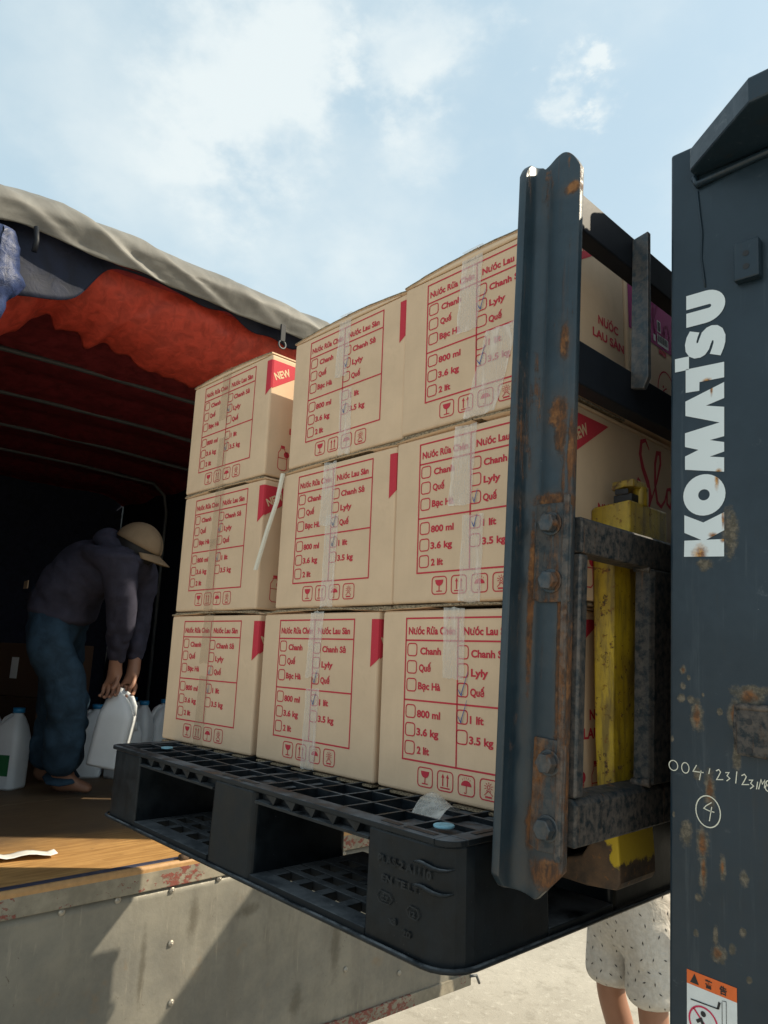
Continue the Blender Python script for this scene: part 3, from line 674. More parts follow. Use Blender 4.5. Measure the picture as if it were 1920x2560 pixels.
# raised corner ribs and moulded marks on the near block
for zc in (.118, .090):
    g = MB(); pts = []
    for k in range(9):
        a = k/8
        if a < .45: pts.append((.996+.022*a/.45, -.002, zc+.002*math.sin(a*6)))
        else:
            q = math.radians(272+50*(a-.45)/.55); pts.append((PW-.045+.046*math.cos(q)+.0, .045+.047*math.sin(q), zc+.003*math.sin(a*6)))
    g.tube(pts, [.0008, .002, .0026, .0028, .0028, .0028, .0026, .002, .0008], 8); make('corner_rib', g, 'pallet', pallet)
g = MB(); P = Print(g, lambda u, v: (u, -.0011, v))
P.text('PLAS-2 A1110', .928, .104, .100, .010, math.radians(-1)); P.text('EN TE.LT', .936, .081, .070, .009, 0)
P.stroke([(.928, .062), (.934, .069), (.952, .068), (.958, .062), (.952, .055), (.934, .055)], .0014, True); P.text('C.7', .936, .058, .015, .006)
P.stroke([(.985, .058), (.991, .064), (1.004, .063), (1.008, .056), (1.003, .05), (.991, .051)], .0014, True); P.text('12', .991, .053, .010, .006)
P.text('x8', .953, .034, .014, .008); P.text('20', .978, .026, .016, .008)
make('moulded_marks', g, 'pallet', pallet, solid=.00025, recalc=False, solid_off=0)

# ------------------------------------------------------------------ cartons
CW, CH = .372, .307
def face_front(lift): return lambda u, v: (u, -lift, v)
def form_mesh():
    mb = MB(); P = Print(mb, face_front(.0006)); W = .0028
    L, R, T, B, Hd, Md, Dv = .062, .304, .290, .053, .252, .151, .182
    P.stroke([(L, B), (R, B), (R, T), (L, T)], W, True)
    for (a, b) in (((L, Hd), (R, Hd)), ((L, Md), (R, Md)), ((Dv, B), (Dv, T))): P.stroke([a, b], W)
    P.text('Nước Rửa Chén', .068, .2625, .108, .0125); P.text('Nước Lau Sàn', .194, .2620, .098, .0125)
    for (s_, x, z, w) in (('Chanh', .097, .2285, .048), ('Quế', .095, .200, .028), ('Bạc Hà', .094, .170, .051), ('800 ml', .093, .124, .053), ('3.6 kg', .093, .0945, .050), ('2 lít', .095, .065, .028),
                          ('Chanh Sả', .210, .2265, .072), ('Lyly', .210, .1965, .035), ('Quế', .209, .166, .029), ('1 lít', .209, .1235, .028), ('3.5 kg', .208, .0925, .048)): P.text(s_, x, z, w, .0118)
    for z in (.2255, .196, .166, .122, .092, .0625): P.rrect(.067, z, .089, z+.021, .005, .0020)
    for z in (.2235, .1945, .1635, .1215, .0905): P.rrect(.182, z, .204, z+.021, .005, .0020)
    for x in (.099, .143, .187, .231): P.rrect(x, .0145, x+.033, .0445, .006, .0019)
    # glass, arrows, umbrella, sun over a heap
    x = .1155; P.poly([(x-.0095, .039), (x+.0095, .039), (x+.008, .033), (x+.0045, .0295), (x, .0285), (x-.0045, .0295), (x-.008, .033)]); P.rect(x-.001, .020, x+.001, .029); P.rect(x-.0065, .0185, x+.0065, .0203)
    for x in (.1545, .1645):
        P.rect(x-.0011, .0215, x+.0011, .0345); P.poly([(x-.0032, .0345), (x+.0032, .0345), (x, .0405)])
    P.rect(.1495, .0180, .1695, .0200)
    x = .2035; P.disc(x, .0285, .0105, 12, .0085, 0, 180); P.rect(x-.0007, .019, x+.0007, .029); P.arc(x-.0018, .0195, .0019, 180, 360, .0013, 8)
    for k in range(5): a = -40+20*k; P.stroke([(x+math.sin(math.radians(a))*.011, .0285+math.cos(math.radians(a))*.0105), (x+math.sin(math.radians(a))*.0135, .0285+math.cos(math.radians(a))*.0135)], .0008)
    x = .2475; P.arc(x, .0335, .0026, 0, 360, .0011, 12)
    for k in range(9): a = math.radians(-60+37.5*k); P.stroke([(x+math.cos(a)*.0044, .0335+math.sin(a)*.0040), (x+math.cos(a)*.0085, .0335+math.sin(a)*.0072)], .0010)
    P.stroke([(x-.008, .0215), (x, .0285), (x+.008, .0215)], .0012); P.rect(x-.0065, .0178, x+.0065, .0204)
    me = bpy.data.meshes.new('printed_form'); mb.bm.to_mesh(me); mb.bm.free(); me.materials.append(MT['red']); return me
FORM = form_mesh()
def side_meshes():
    """print on the +X side: red corner wrapping from the front edge with NEW, script mark, product name, bottle icons"""
    mb = MB(); P = Print(mb, lambda u, v: (CW+.0006, u, v)); F = Print(mb, face_front(.0006)); zt = .290
    F.poly([(CW-.019, zt), (CW-.0055, zt), (CW-.0055, zt-.079), (CW-.019, zt-.088)])
    v0 = [F.V(CW-.0055, zt), F.V(CW-.0055, zt-.079)]; v1 = [P.V(.0055, zt), P.V(.0055, zt-.070)]; mid = [mb.v((CW-.0010, .0010, zt)), mb.v((CW-.0010, .0010, zt-.0745))]
    mb.f([v0[0], mid[0], mid[1], v0[1]]); mb.f([mid[0], v1[0], v1[1], mid[1]])
    P.poly([(.0055, zt), (.121, zt), (.0055, zt-.073)])
    out = []
    def done(name, mb, mat):
        me = bpy.data.meshes.new(name); mb.bm.to_mesh(me); mb.bm.free(); me.materials.append(MT[mat]); out.append((name, me))
    done('corner_triangle', mb, 'red'); mb = MB(); P = Print(mb, lambda u, v: (CW+.0006, u, v))
    S = [(.262, .283), (.250, .298), (.234, .292), (.228, .268), (.236, .245), (.252, .222), (.260, .198), (.252, .180), (.234, .176), (.216, .186), (.208, .206), (.218, .222), (.230, .216)]
    P.stroke(S, [.003, .006, .008, .010, .012, .013, .013, .011, .009, .007, .006, .005, .003])
    P.stroke([(.262, .190), (.286, .228), (.304, .266), (.304, .286), (.292, .284), (.283, .262), (.280, .222), (.286, .192), (.300, .186), (.316, .200), (.326, .222)], [.003, .005, .007, .008, .008, .008, .008, .008, .006, .005, .003])
    P.stroke([(.326, .222), (.340, .226), (.346, .208), (.336, .190), (.324, .196), (.326, .222)], .006)
    done('script_mark', mb, 'red'); mb = MB(); P = Print(mb, lambda u, v: (CW+.0006, u, v))
    for (s_, x, z, w) in (('NƯỚC', .082, .141, .066), ('LAU SÀN', .064, .114, .102)): P.text(s_, x, z, w, .015)
    done('product_name', mb, 'red')
    for x in (.036, .085, .134):
        mb = MB(); P = Print(mb, lambda u, v: (CW+.0006, u, v))
        P.stroke([(x, .025), (x, .062), (x+.006, .070), (x+.006, .074), (x+.018, .074), (x+.018, .070), (x+.026, .062), (x+.026, .025), (x+.020, .020), (x+.006, .020)], .0018, True)
        P.rect(x+.006, .0755, x+.018, .081); P.stroke([(x, .050), (x+.026, .050)], .0015); P.disc(x+.024, .060, .008, 10)
        done('bottle_icon', mb, 'red')
    mb = MB(); P = Print(mb, lambda u, v: (CW+.0010, u, v)); P.text('NEW', .014, zt-.050, .050, .018, math.radians(28)); done('new_lettering', mb, 'newtext')
    return out
SIDE = side_meshes()
def shared(name, me, parent):
    o = bpy.data.objects.new(name, me); COL.objects.link(o); o.parent = parent; return o
CHK = {'ly': (.193, .205), 'q': (.193, .174), 'l1': (.193, .132), 'k35': (.193, .101)}
def carton(x, y, z, yaw, label, marks, tapes, depth=.66, big=1., bulge=.006, tapem='tape', seed=1, torn=False, ink='pen'):
    random.seed(seed)
    c = thing('carton', label, 'carton', (x, y, z), (0, 0, yaw), 'printed cartons stacked on the pallet')
    W, Hh = CW, CH
    mb = MB()
    # front panel bows out a hair; rim of the top is slightly uneven
    nx, nz = 12, 8
    def bow(u, v): return -.0*math.sin(math.pi*u)*math.sin(math.pi*v)
    mb.box((0, 0, 0), (W, depth, Hh-.003))
    make('body', mb, 'kraft', c, .0055, 3)
    for s_ in (0, 1):                                  # long top flaps meeting over the middle
        mb = MB(); n = 10
        def zf(a): return Hh-.0025+bulge*math.sin(math.pi*min(1, a))**.8+.0016*mnoise.noise((a*7+seed, s_*3, seed))
        g = []
        for i in range(n+1):
            a = .5*i/n; xx = W*a if s_ == 0 else W*(1-a)
            if i == n: xx += (-.001 if s_ == 0 else .001)
            e = -.002+.0018*mnoise.noise((xx*40, seed, s_)); zz = zf(a)+(.0006 if s_ else 0)
            g.append((mb.v((xx, e, zz)), mb.v((xx, depth, zz)), mb.v((xx, e, zz+.0034)), mb.v((xx, depth, zz+.0034))))
        for p, q in zip(g, g[1:]):
            mb.mi = 0; mb.f([p[2], q[2], q[3], p[3]], True); mb.f([p[0], p[1], q[1], q[0]], True); mb.f([p[1], p[3], q[3], q[1]])
            mb.mi = 1; mb.f([p[0], q[0], q[2], p[2]])
        mb.mi = 1; mb.f([g[-1][0], g[-1][1], g[-1][3], g[-1][2]])
        mb.mi = 0; mb.f([g[0][0], g[0][1], g[0][3], g[0][2]])
        make('top_flap', mb, ['kraft', 'edge'], c)
    mb = MB(); mb.box((.004, .0005, -.0065), (W-.004, depth-.002, -.0025)); make('bottom_flap', mb, 'edge', c)   # edges of the bottom flaps
    if bulge > .0065:                                   # inner flap edge seen below the lifted outer flaps
        mb = MB()
        mb.grid(lambda a, b: (.02+(W-.04)*a, .002, Hh-.004+(bulge*math.sin(math.pi*(.02+.96*a))**.8)*b), 14, 1); make('inner_flap', mb, 'kraft', c, solid=.003)
    shared('printed_form', FORM, c)
    for nm, me in SIDE: shared(nm, me, c)
    for (u0, u1, va, vb, sk) in tapes:                 # (left, right, upper v, lower v, sideways drift)
        mb = MB(); rnd = random.random()*9
        def tp(a, b):
            v = va+(vb-va)*b; edge = .0022*mnoise.noise((a*3, b*6, rnd))
            if b > .97 or b < .03: v += .004*mnoise.noise((a*9, 1, rnd))
            return (u0+(u1-u0)*a+sk*b+edge, -.0014-.0012*abs(mnoise.noise((a*4, b*9, rnd))), v)
        mb.grid(tp, 6, 26)
        if va >= .30:                                  # and on over the top seam
            def tt(a, b): return (u0+(u1-u0)*a, -.003+b*(depth), Hh+.0035+bulge*math.sin(math.pi*(u0+(u1-u0)*a)/W)**.8+.0012)
            mb.grid(tt, 4, 6)
        make('tape_strip', mb, tapem, c)
    for i, k in enumerate(marks):
        mb = MB(); P = Print(mb, face_front(.0029))
        u, v = CHK[k]; s_ = big*(1 if i == 0 else .92); r = random.uniform(-.001, .001)
        pts = [(u-.0055*s_**.5+r, v+.001), (u-.003*s_**.5, v-.0045), (u-.0005, v-.0085), (u+.001, v-.002), (u+.004*s_, v+.008*s_), (u+.0065*s_, v+.0155*s_)]
        P.stroke(pts, [.0008, .0017, .0022, .0017, .0013, .0006])
        make('pen_mark', mb, ink, c, recalc=False)
    if torn:
        mb = MB(); mb.box((-.006, -.012, .302), (.004, -.007, .3065))
        A = [Vector((.004, -.010, .306)), Vector((-.001, -.018, .24)), Vector((-.018, -.028, .17)), Vector((-.040, -.036, .085))]
        mb = MB(); B_ = [p+Vector((.0042, .003, 0)) for p in A]; C_ = [p+Vector((.0052, .007, 0)) for p in A]
        for T1, T2 in ((A, B_), (B_, C_)):
            for i in range(3): mb.f([mb.v(T1[i]), mb.v(T1[i+1]), mb.v(T2[i+1]), mb.v(T2[i])])
        bmesh.ops.remove_doubles(mb.bm, verts=mb.bm.verts, dist=1e-5); make('torn_edge', mb, 'paleedge', c, solid=.0014)
    return c
rd = math.radians
TOP = lambda u, lo, sk=-.006: (u, u+.042, .306, lo, sk)
BOT = lambda u, hi, sk=-.004: (u, u+.042, hi, .0, sk)
carton(-.090, -.020, 0, rd(3), 'bottom left carton of the stack, slightly turned, with Quế and 1 lít ticked', ['q', 'l1'], [TOP(.150, .190), BOT(.150, .160)], seed=11, tapem='tapeb', ink='penfaint')
carton(.300, .000, 0, 0, 'middle carton of the bottom row, Quế and 1 lít ticked', ['q', 'l1'], [TOP(.168, .175), BOT(.166, .154)], seed=12, big=1.1, tapem='tape')
carton(.682, .000, 0, 0, 'bottom right carton beside the steel backrest with big blue ticks', ['q', 'l1'], [(.150, .196, .306, .19, .0)], seed=13, big=1.9)
carton(-.104, -.008, .316, rd(.5), 'left carton of the middle row, Lyly and 1 lít ticked', ['ly', 'l1'], [TOP(.156, .16), BOT(.150, .18)], seed=21, big=1.25, tapem='tapeb', ink='penfaint')
carton(.327, .006, .316, 0, 'middle carton of the middle row with a torn cardboard strip at its left edge', ['q', 'l1'], [TOP(.150, .17), (.166, .206, .19, 0, -.004)], seed=22, torn=True, ink='penfaint')
carton(.704, .000, .316, 0, 'middle-row carton beside the steel backrest, with ticks under clear tape', ['q', 'l1'], [(.146, .196, .306, .165, -.012), (.166, .212, .145, .0, -.006)], seed=23, big=.9)
carton(-.112, -.006, .632, rd(.5), 'top left carton with its orange-red corner partly in sunlight', ['ly', 'k35'], [TOP(.150, .18), BOT(.156, .13)], seed=31, bulge=.008, tapem='tapeb', ink='penfaint')
carton(.339, .008, .632, 0, 'top middle carton with whitish tape over its printed form', ['ly', 'k35'], [(.163, .203, .306, .178, -.008), (.176, .214, .145, .0, .004)], seed=32, bulge=.010, big=.9)
carton(.711, .002, .634, 0, 'top right carton beside the steel backrest, large blue ticks at Lyly and 3.5 kg', ['ly', 'k35'], [(.148, .196, .306, .165, -.012), (.205, .275, .15, .0, -.05)], depth=.172, seed=33, bulge=.012, big=1.7)
# the odd one: magenta printed carton behind the top right one
oc = thing('carton', 'carton with a magenta printed side and barcode, seen through the backrest', 'carton', (.711, .182, .634), (0, 0, 0), 'printed cartons stacked on the pallet')
mb = MB(); mb.box((0, 0, 0), (CW, .23, CH-.004)); make('body', mb, 'kraft', oc, .0055, 3)
mb = MB(); P = Print(mb, lambda u, v: (CW+.0006, u, v)); P.rect(.006, .172, .224, .300); make('magenta_panel', mb, 'magenta', oc, recalc=False)
mb = MB(); P = Print(mb, lambda u, v: (CW+.0009, u, v)); P.rect(.115, .178, .16, .198); P.rect(.10, .18, .108, .193); P.rect(.116, .203, .130, .226); make('barcode_label', mb, 'whiteink', oc, recalc=False)
mb = MB(); P = Print(mb, lambda u, v: (CW+.0012, u, v))
for k in range(12): P.rect(.117+.0034*k, .183, .117+.0034*k+(.0018 if k % 3 else .0024), .197)
P.rect(.118, .205, .128, .224); make('barcode', mb, 'blackink', oc, recalc=False)
mb = MB(); P = Print(mb, lambda u, v: (CW+.0006, u, v)); P.rect(.120, .160, .150, .1695); P.arc(.145, .085, .035, 0, 360, .003, 24, .045); P.disc(.132, .098, .0028, 8); P.disc(.132, .09, .002, 6); P.arc(.15, .078, .02, 100, 260, .0028)
make('drawn_face', mb, 'red', oc, recalc=False)
for x0, x1 in ((0, CW/2-.0005), (CW/2+.0005, CW)):
    mb = MB(); mb.box((x0, -.002, CH-.0035), (x1, .23, CH+.001)); make('top_flap', mb, 'kraft', oc)

# ------------------------------------------------------------------ forklift
TAU = .046; PIV = Vector((1.1, 0, 0)); RY = Matrix.Rotation(TAU, 3, 'Y')
fork_base = PIV+RY @ (FB-PIV)
fk = thing('forklift', 'dark blue-grey forklift with white KOMATSU lettering on its rusty mast', 'forklift', fork_base, (0, TAU, 0))
def KM(): return MB(FB)
# -- mast rail (outer channel), with flanges
YM = 0.0
mb = KM()
mb.box((1.2085, YM, -1.45), (1.50, YM+.022, .9555)); make_rail = mb
mast = make('mast_rail', mb, 'mast', fk, .004, 3)
for x0 in (1.2085, 1.47):
    mb = KM(); mb.box((x0, YM+.0222, -1.44), (x0+.0275, YM+.10, .955)); make('rail_flange', mb, 'mast', mast, .004)
mb = KM(); mb.box((1.2085, YM+.72, -1.45), (1.50, YM+.742, .9555)); m2 = make('mast_rail', mb, 'mast', fk, .004)
mb = KM(); mb.box((1.2085, YM+.64, -1.44), (1.236, YM+.7198, .955)); make('rail_flange', mb, 'mast', m2, .004)
for z0, z1 in ((-1.3, -1.2), (.60, .66)):
    mb = KM(); mb.box((1.40, YM+.0225, z0), (1.469, YM+.7195, z1)); make('mast_tie', mb, 'paint', fk, .004)
for y0 in (.105, .595):
    mb = KM(); mb.box((1.24, y0, -1.40), (1.40, y0+.04, .93)); make('inner_rail', mb, 'barpaint', fk, .004)
mb = KM(); mb.prism([(.03, .52), (.635, .52), (.635, 1.22), (.36, 1.18), (.21, 1.10), (.11, 1.03), (.08, .998), (.03, .975)], 0, 1.2005, 1.2080); make('sun_block_plate', mb, 'barpaint', fk, .004)  # unseen plate added to keep the sun off cartons and backrest
mb = KM(); mb.box((1.2005, .03, -.16), (1.2080, .635, .50)); make('sun_block_plate', mb, 'barpaint', fk, .004)  # second added plate, hidden by the mast, darkens the back of the fork
for yc in (.23, .50):
    mb = KM(); mb.cyl((1.33, yc, -1.40), (1.33, yc, .80), .038, 18); cy_ = make('lift_cylinder', mb, 'paint', fk)
    mb = KM(); mb.cyl((1.33, yc, .8003), (1.33, yc, .90), .022, 14); make('lift_rod', mb, 'tube', cy_)
for yc in (.31, .345, .39, .425):
    mb = KM(); mb.tube([(1.29, yc, -1.2), (1.29, yc, .3), (1.285, yc, .80), (1.30, yc, .86), (1.33, yc, .80)], .011, 8); make('hydraulic_hose', mb, 'rubber', fk)
# wheels, body and guard of the truck behind the mast, out of the picture but holding it up
mb = KM(); mb.cyl((1.78, -.06, -1.25), (1.78, .16, -1.25), .30, 28); w_ = make('wheel', mb, 'rubber', fk, .03, 3)
mb = KM(); mb.cyl((1.78, .58, -1.25), (1.78, .80, -1.25), .30, 28); w_ = make('wheel', mb, 'rubber', fk, .03, 3)
mb = KM(); mb.box((1.60, .10, -1.30), (3.2, .64, -.55)); make('chassis', mb, 'yellow', fk, .05, 3)
# lettering on the rail
L3 = lambda u, v: (u, YM-.0009, v)
mb = KM(); P = Print(mb, L3)
def curve_pts(pts, n=3):                                # light corner rounding (Catmull-Rom) for the curved letters
    out = []; m = len(pts)
    for i in range(m):
        p0, p1, p2, p3 = (Vector(pts[(i+k) % m]) for k in (-1, 0, 1, 2))
        for k in range(n):
            t_ = k/n; out.append(tuple(.5*((2*p1)+(p2-p0)*t_+(2*p0-5*p1+4*p2-p3)*t_**2+(3*p1-p0-3*p2+p3)*t_**3)))
    return out
def poly_fill(pts):
    from mathutils.geometry import tessellate_polygon
    vs = [P.V(*p) for p in pts]
    for tri in tessellate_polygon([[Vector((p[0], p[1], 0)) for p in pts]]): mb.f([vs[i] for i in tri])
def arcp(cx, cy, rx, ry, a0, a1, n=10): return [(cx+rx*math.cos(rd(a0+(a1-a0)*i/n)), cy+ry*math.sin(rd(a0+(a1-a0)*i/n))) for i in range(n+1)]
poly_fill([(1.2312, .7295), (1.2570, .7295)]+arcp(1.2570, .7064, .0257, .0231, 90, -90, 16)+[(1.2312, .6833), (1.2312, .7037), (1.2620, .7037)]+arcp(1.2620, .7064, .0026, .0026, -90, 90, 6)+[(1.2312, .7091)])
S_out = [(1.2360, .6769), (1.2488, .6719), (1.2462, .6655), (1.2448, .6600), (1.2450, .6575), (1.2470, .6578), (1.2486, .6625), (1.2520, .6710), (1.2583, .6762), (1.2650, .6778), (1.2725, .6760), (1.2790, .6700), (1.2825, .6600), (1.2822, .6500), (1.2800, .6420), (1.2760, .6329), (1.2623, .6384), (1.2655, .6465), (1.2673, .6530), (1.2672, .6560), (1.2655, .6565), (1.2636, .6520), (1.2612, .6450), (1.2560, .6385), (1.2500, .6362), (1.2420, .6366), (1.2350, .6410), (1.2303, .6490), (1.2293, .6590), (1.2315, .6690)]
poly_fill(S_out)
P.poly([(1.2155, .6420), (1.2347, .6415), (1.2346, .6227), (1.2156, .6229)])
poly_fill([(1.2302, .6237), (1.2805, .6230), (1.2803, .6019), (1.2486, .6021), (1.2483, .5902), (1.2302, .5909)])
poly_fill([(1.2298, .5787), (1.2802, .5955), (1.2800, .5739), (1.2568, .5680), (1.2799, .5621), (1.2795, .5231), (1.2615, .5206), (1.2794, .5153), (1.2793, .5029), (1.2613, .4986), (1.2792, .4953), (1.2790, .4765), (1.2292, .4850), (1.2292, .5029), (1.2469, .5096), (1.2292, .5160), (1.2292, .5348), (1.2740, .5422), (1.2298, .5587)])
oc_ = Vector((1.2536, .4490)); n = 32
ro = [P.V(oc_.x+.0268*math.cos(2*math.pi*i/n), oc_.y+.0271*math.sin(2*math.pi*i/n)) for i in range(n)]; ri = [P.V(oc_.x+.0073*math.cos(2*math.pi*i/n), oc_.y+.0073*math.sin(2*math.pi*i/n)) for i in range(n)]
for i in range(n): mb.f([ro[i], ro[(i+1) % n], ri[(i+1) % n], ri[i]])
poly_fill([(1.2282, .4241), (1.2526, .4130), (1.2785, .4245), (1.2783, .4015), (1.2560, .3905), (1.2781, .3905), (1.2779, .3687), (1.2277, .3695), (1.2282, .3905), (1.2500, .3905), (1.2282, .4008)])
make('brand_lettering', mb, 'letter', mast, recalc=False)
mb = KM(); P = Print(mb, lambda u, v: (u, YM-.0007, v)); w = .0011
P.arc(1.2140, .1082, .0056, 95, 455, w, 14, .0060); P.arc(1.2290, .1080, .0046, 95, 455, w, 14, .0062)
P.stroke([(1.2428, .1137), (1.2400, .1085), (1.2385, .1058), (1.2450, .1060), (1.2512, .1064)], w); P.stroke([(1.2482, .1082), (1.2473, .1030), (1.2461, .0968)], w)
P.stroke([(1.2587, .1126), (1.2573, .1060)], w)
for dx in (0, .0290): P.stroke([(1.2659+dx, .1111), (1.2691+dx, .1132), (1.2712+dx, .1108), (1.2690+dx, .1060), (1.2664+dx, .1012), (1.2742+dx*1.0, .1027)], w)
for dx, dz in ((0, 0), (.0262, -.0035)): P.stroke([(1.2767+dx, .1111+dz), (1.2809+dx, .1119+dz), (1.2786+dx, .1079+dz), (1.2818+dx, .1055+dz), (1.2780+dx, .1018+dz)], w)
P.stroke([(1.2898, .1148), (1.2883, .1011)], w); P.stroke([(1.3125, .1076), (1.3111, .0991)], w)
P.stroke([(1.3134, .0996), (1.3161, .1107), (1.3175, .1060), (1.3202, .1109), (1.3196, .1020)], w); P.arc(1.3243, .1080, .0030, 0, 360, w, 10); P.arc(1.3241, .1028, .0036, 0, 360, w, 10)
P.arc(1.2562, .0628, .0144, 70, 430, .0013, 26, .0178); P.stroke([(1.2604, .0739), (1.2540, .0690), (1.2512, .0655), (1.2570, .0640), (1.2636, .0636)], w); P.stroke([(1.2606, .0690), (1.2590, .0600), (1.2577, .0523)], w)
make('handwritten_numbers', mb, 'marker', mast, recalc=False)
# warning sticker
lab = KM(); P = Print(lab, lambda u, v: (u, YM-.0006, v)); P.poly([(1.2305, -.1335), (1.2868, -.1335), (1.2868, -.22), (1.2305, -.22)]); lo_ = make('warning_sticker', lab, 'label', mast, recalc=False)
lab = KM(); P = Print(lab, lambda u, v: (u, YM-.0007, v)); P.poly([(1.2305, -.1185), (1.2868, -.1185), (1.2868, -.1334), (1.2305, -.1334)]); make('warning_sticker', lab, 'orange', mast, recalc=False)
lab = KM(); P = Print(lab, lambda u, v: (u, YM-.0012, v))
P.poly([(1.2345, -.1310), (1.2447, -.1310), (1.2396, -.1205)]); P.text('警', 1.2515, -.1298, .0085, .0068); P.text('告', 1.2680, -.1300, .0080, .0068)
P.stroke([(1.2350, -.1490), (1.2665, -.1475)], .0014); P.stroke([(1.2660, -.1475), (1.2680, -.1400)], .0026); P.stroke([(1.2706, -.1385), (1.2706, -.19)], .0006); P.stroke([(1.2752, -.1365), (1.2752, -.19)], .0006); P.stroke([(1.2706, -.1375), (1.2752, -.1365)], .0006)
P.disc(1.2495, -.1595, .0030); P.stroke([(1.2420, -.1700), (1.2470, -.1660), (1.2500, -.1720), (1.2450, -.1780)], .0034); P.text('警', 1.2505, -.1298, .0001, .0001)
make('warning_pictogram', lab, 'lblack', lo_, recalc=False)
lab = KM(); P = Print(lab, lambda u, v: (u, YM-.0010, v)); P.arc(1.2494, -.1685, .0160, 0, 360, .0020, 30); P.stroke([(1.2385, -.1572), (1.2605, -.1800)], .0020); make('warning_ring', lab, 'lred', lo_, recalc=False)
# brackets welded to the rail
mb = KM(); mb.box((1.2976, YM-.013, .7240), (1.3288, YM-.0004, .7772)); bk = make('bracket', mb, 'mast', mast, .002)
for zz in (.7585, .7405):
    h = KM(); h.cyl((1.3135, YM-.0135, zz), (1.3135, YM-.0131, zz), .0040, 14); make('bolt_hole', h, 'blackpart', bk)
mb = KM(); mb.box((1.2935, YM-.013, .1350), (1.335, YM-.0004, .1880)); bk = make('bracket', mb, 'rusty', mast, .003)
for zz in (.1740, .1420):
    h = KM(); h.cyl((1.3085, YM-.0135, zz), (1.3085, YM-.0131, zz), .0036, 12); make('bolt_hole', h, 'blackpart', bk)
for pts, rr_ in (([(1.2930, YM-.010, .188), (1.305, YM-.011, .1905), (1.32, YM-.010, .190), (1.335, YM-.010, .191)], .0042), ([(1.2920, YM-.004, .188), (1.2908, YM-.005, .165), (1.2925, YM-.004, .14)], .0035)):
    h = KM(); h.tube(pts, rr_, 7); make('weld_bead', h, 'rusty', bk)
h = KM(); h.tube([(1.2475, YM-.001, .881), (1.2500, YM-.002, .85), (1.2535, YM-.002, .815), (1.2520, YM-.001, .78), (1.2560, YM-.002, .745), (1.2570, YM-.0005, .735)], .0011, 5); make('paint_run', h, 'mast', mast)
# stay plate at the mast top
pl = [(1.2385, YM-.0005), (1.2560, YM-.033), (1.3500, YM-.100), (1.50, YM-.100), (1.50, YM-.0005)]
pl = [(1.2440, YM-.0005), (1.2440, YM-.019), (1.3495, YM-.0985), (1.50, YM-.0985), (1.50, YM-.0005)]
mb = KM(); mb.prism(pl, 2, .903, .9385); make('top_stay', mb, 'mast', mast, .003)
h = KM(); h.tube([(1.2440, YM-.003, .902), (1.2480, YM-.004, .889), (1.29, YM-.004, .893), (1.34, YM-.004, .8955), (1.5, YM-.004, .896)], .0055, 7); make('weld_bead', h, 'mast', mast)

# -- load backrest
def post(u, v):
    # profile along s: outer leg (towards the viewer), fillet, inner leg
    L1, Lf, L2 = .0200, .028, .0470
    T = L1+Lf+L2; s_ = u*T; xc, yc, r = 1.066, -.115, .018
    if s_ < L1-0: x, y = xc, yc-r-L1+s_+ (0); lob = s_/L1
    elif s_ < L1+Lf:
        a = (s_-L1)/Lf*math.pi/2; x = xc+r-r*math.cos(a); y = yc-r+r*math.sin(a)
    else: x, y = xc+r+(s_-L1-Lf), yc
    if s_ < L1+Lf*.6:
        q = max(0, 1-s_/.016); zt_ = .930+.006*(s_/(L1+Lf*.6))-.020*q*q
    else:
        q = max(0, (s_-(T-.030))/.030); k = min(1, (s_-(L1+Lf*.6))/.03); zt_ = .932+.017*math.sin(k*math.pi/2)-.034*q*q
    if s_ < .014: zb_ = -.052+.016*(1-s_/.014)
    elif s_ < L1+Lf+.010: zb_ = -.052-.011*(s_-.014)/(L1+Lf-.004)
    else: zb_ = -.063+.055*min(1, (s_-(L1+Lf+.010))/.05)
    return (x, y, zb_+(zt_-zb_)*v)
mb = KM(); mb.grid(post, 40, 60)
make('backrest_post', mb, 'postpaint', fk, solid=.0115, bevel=.0022, solid_off=-1)
for (z0, z1, x0) in ((.299, .430, 1.0785), (-.004, .130, 1.0860)):
    g = KM(); mb = g; g.prism([(x0, z0+.004), (x0+.012, z0), (1.1335, z0+.002), (1.1345, z1-.006), (1.128, z1), (x0+.002, z1)], 1, -.1195, -.1152); pl_ = make('bolt_plate', g, 'plate', fk, .0015)
def bolt(x, z, r=.0135):
    g = KM(); a0 = random.random()
    g.cyl((x, -.1197, z), (x, -.1222, z), r*1.18, 18); hb = [(x+r*math.cos(a0+i*math.pi/3), z+r*math.sin(a0+i*math.pi/3)) for i in range(6)]
    g.prism(hb, 1, -.1223, -.1335, .93)
    return make('hex_bolt', g, 'postpaint', fk, .0012)
random.seed(2)
for (x, z) in ((1.1045, .4022), (1.1070, .327), (1.1120, .1019), (1.1120, .025)): bolt(x, z)
g = KM(); g.box((1.1225, -.1215, -.01), (1.1315, -.1153, .44)); make('post_weld', g, 'plate', fk, .002)
mb = KM(); mb.box((1.098, -.103, .8265), (1.126, .80, .8805)); make('backrest_bar', mb, 'barpaint', fk, .002)
mb = KM(); mb.box((1.098, -.103, .599), (1.126, .80, .6605)); make('backrest_bar', mb, 'barpaint', fk, .002)
for yy in (.045, .30, .55):
    mb = KM(); mb.prism([(1.1265, .874), (1.152, .880), (1.1545, .645), (1.147, .628), (1.1265, .632)], 1, yy, yy+.010); make('backrest_slat', mb, 'postpaint', fk, .0015)
def post2(u, v):
    p = post(u, v); return (p[0], .70-(p[1]+.115), p[2])
mb = KM(); mb.grid(post2, 24, 16); make('backrest_post', mb, 'postpaint', fk, solid=.0115)
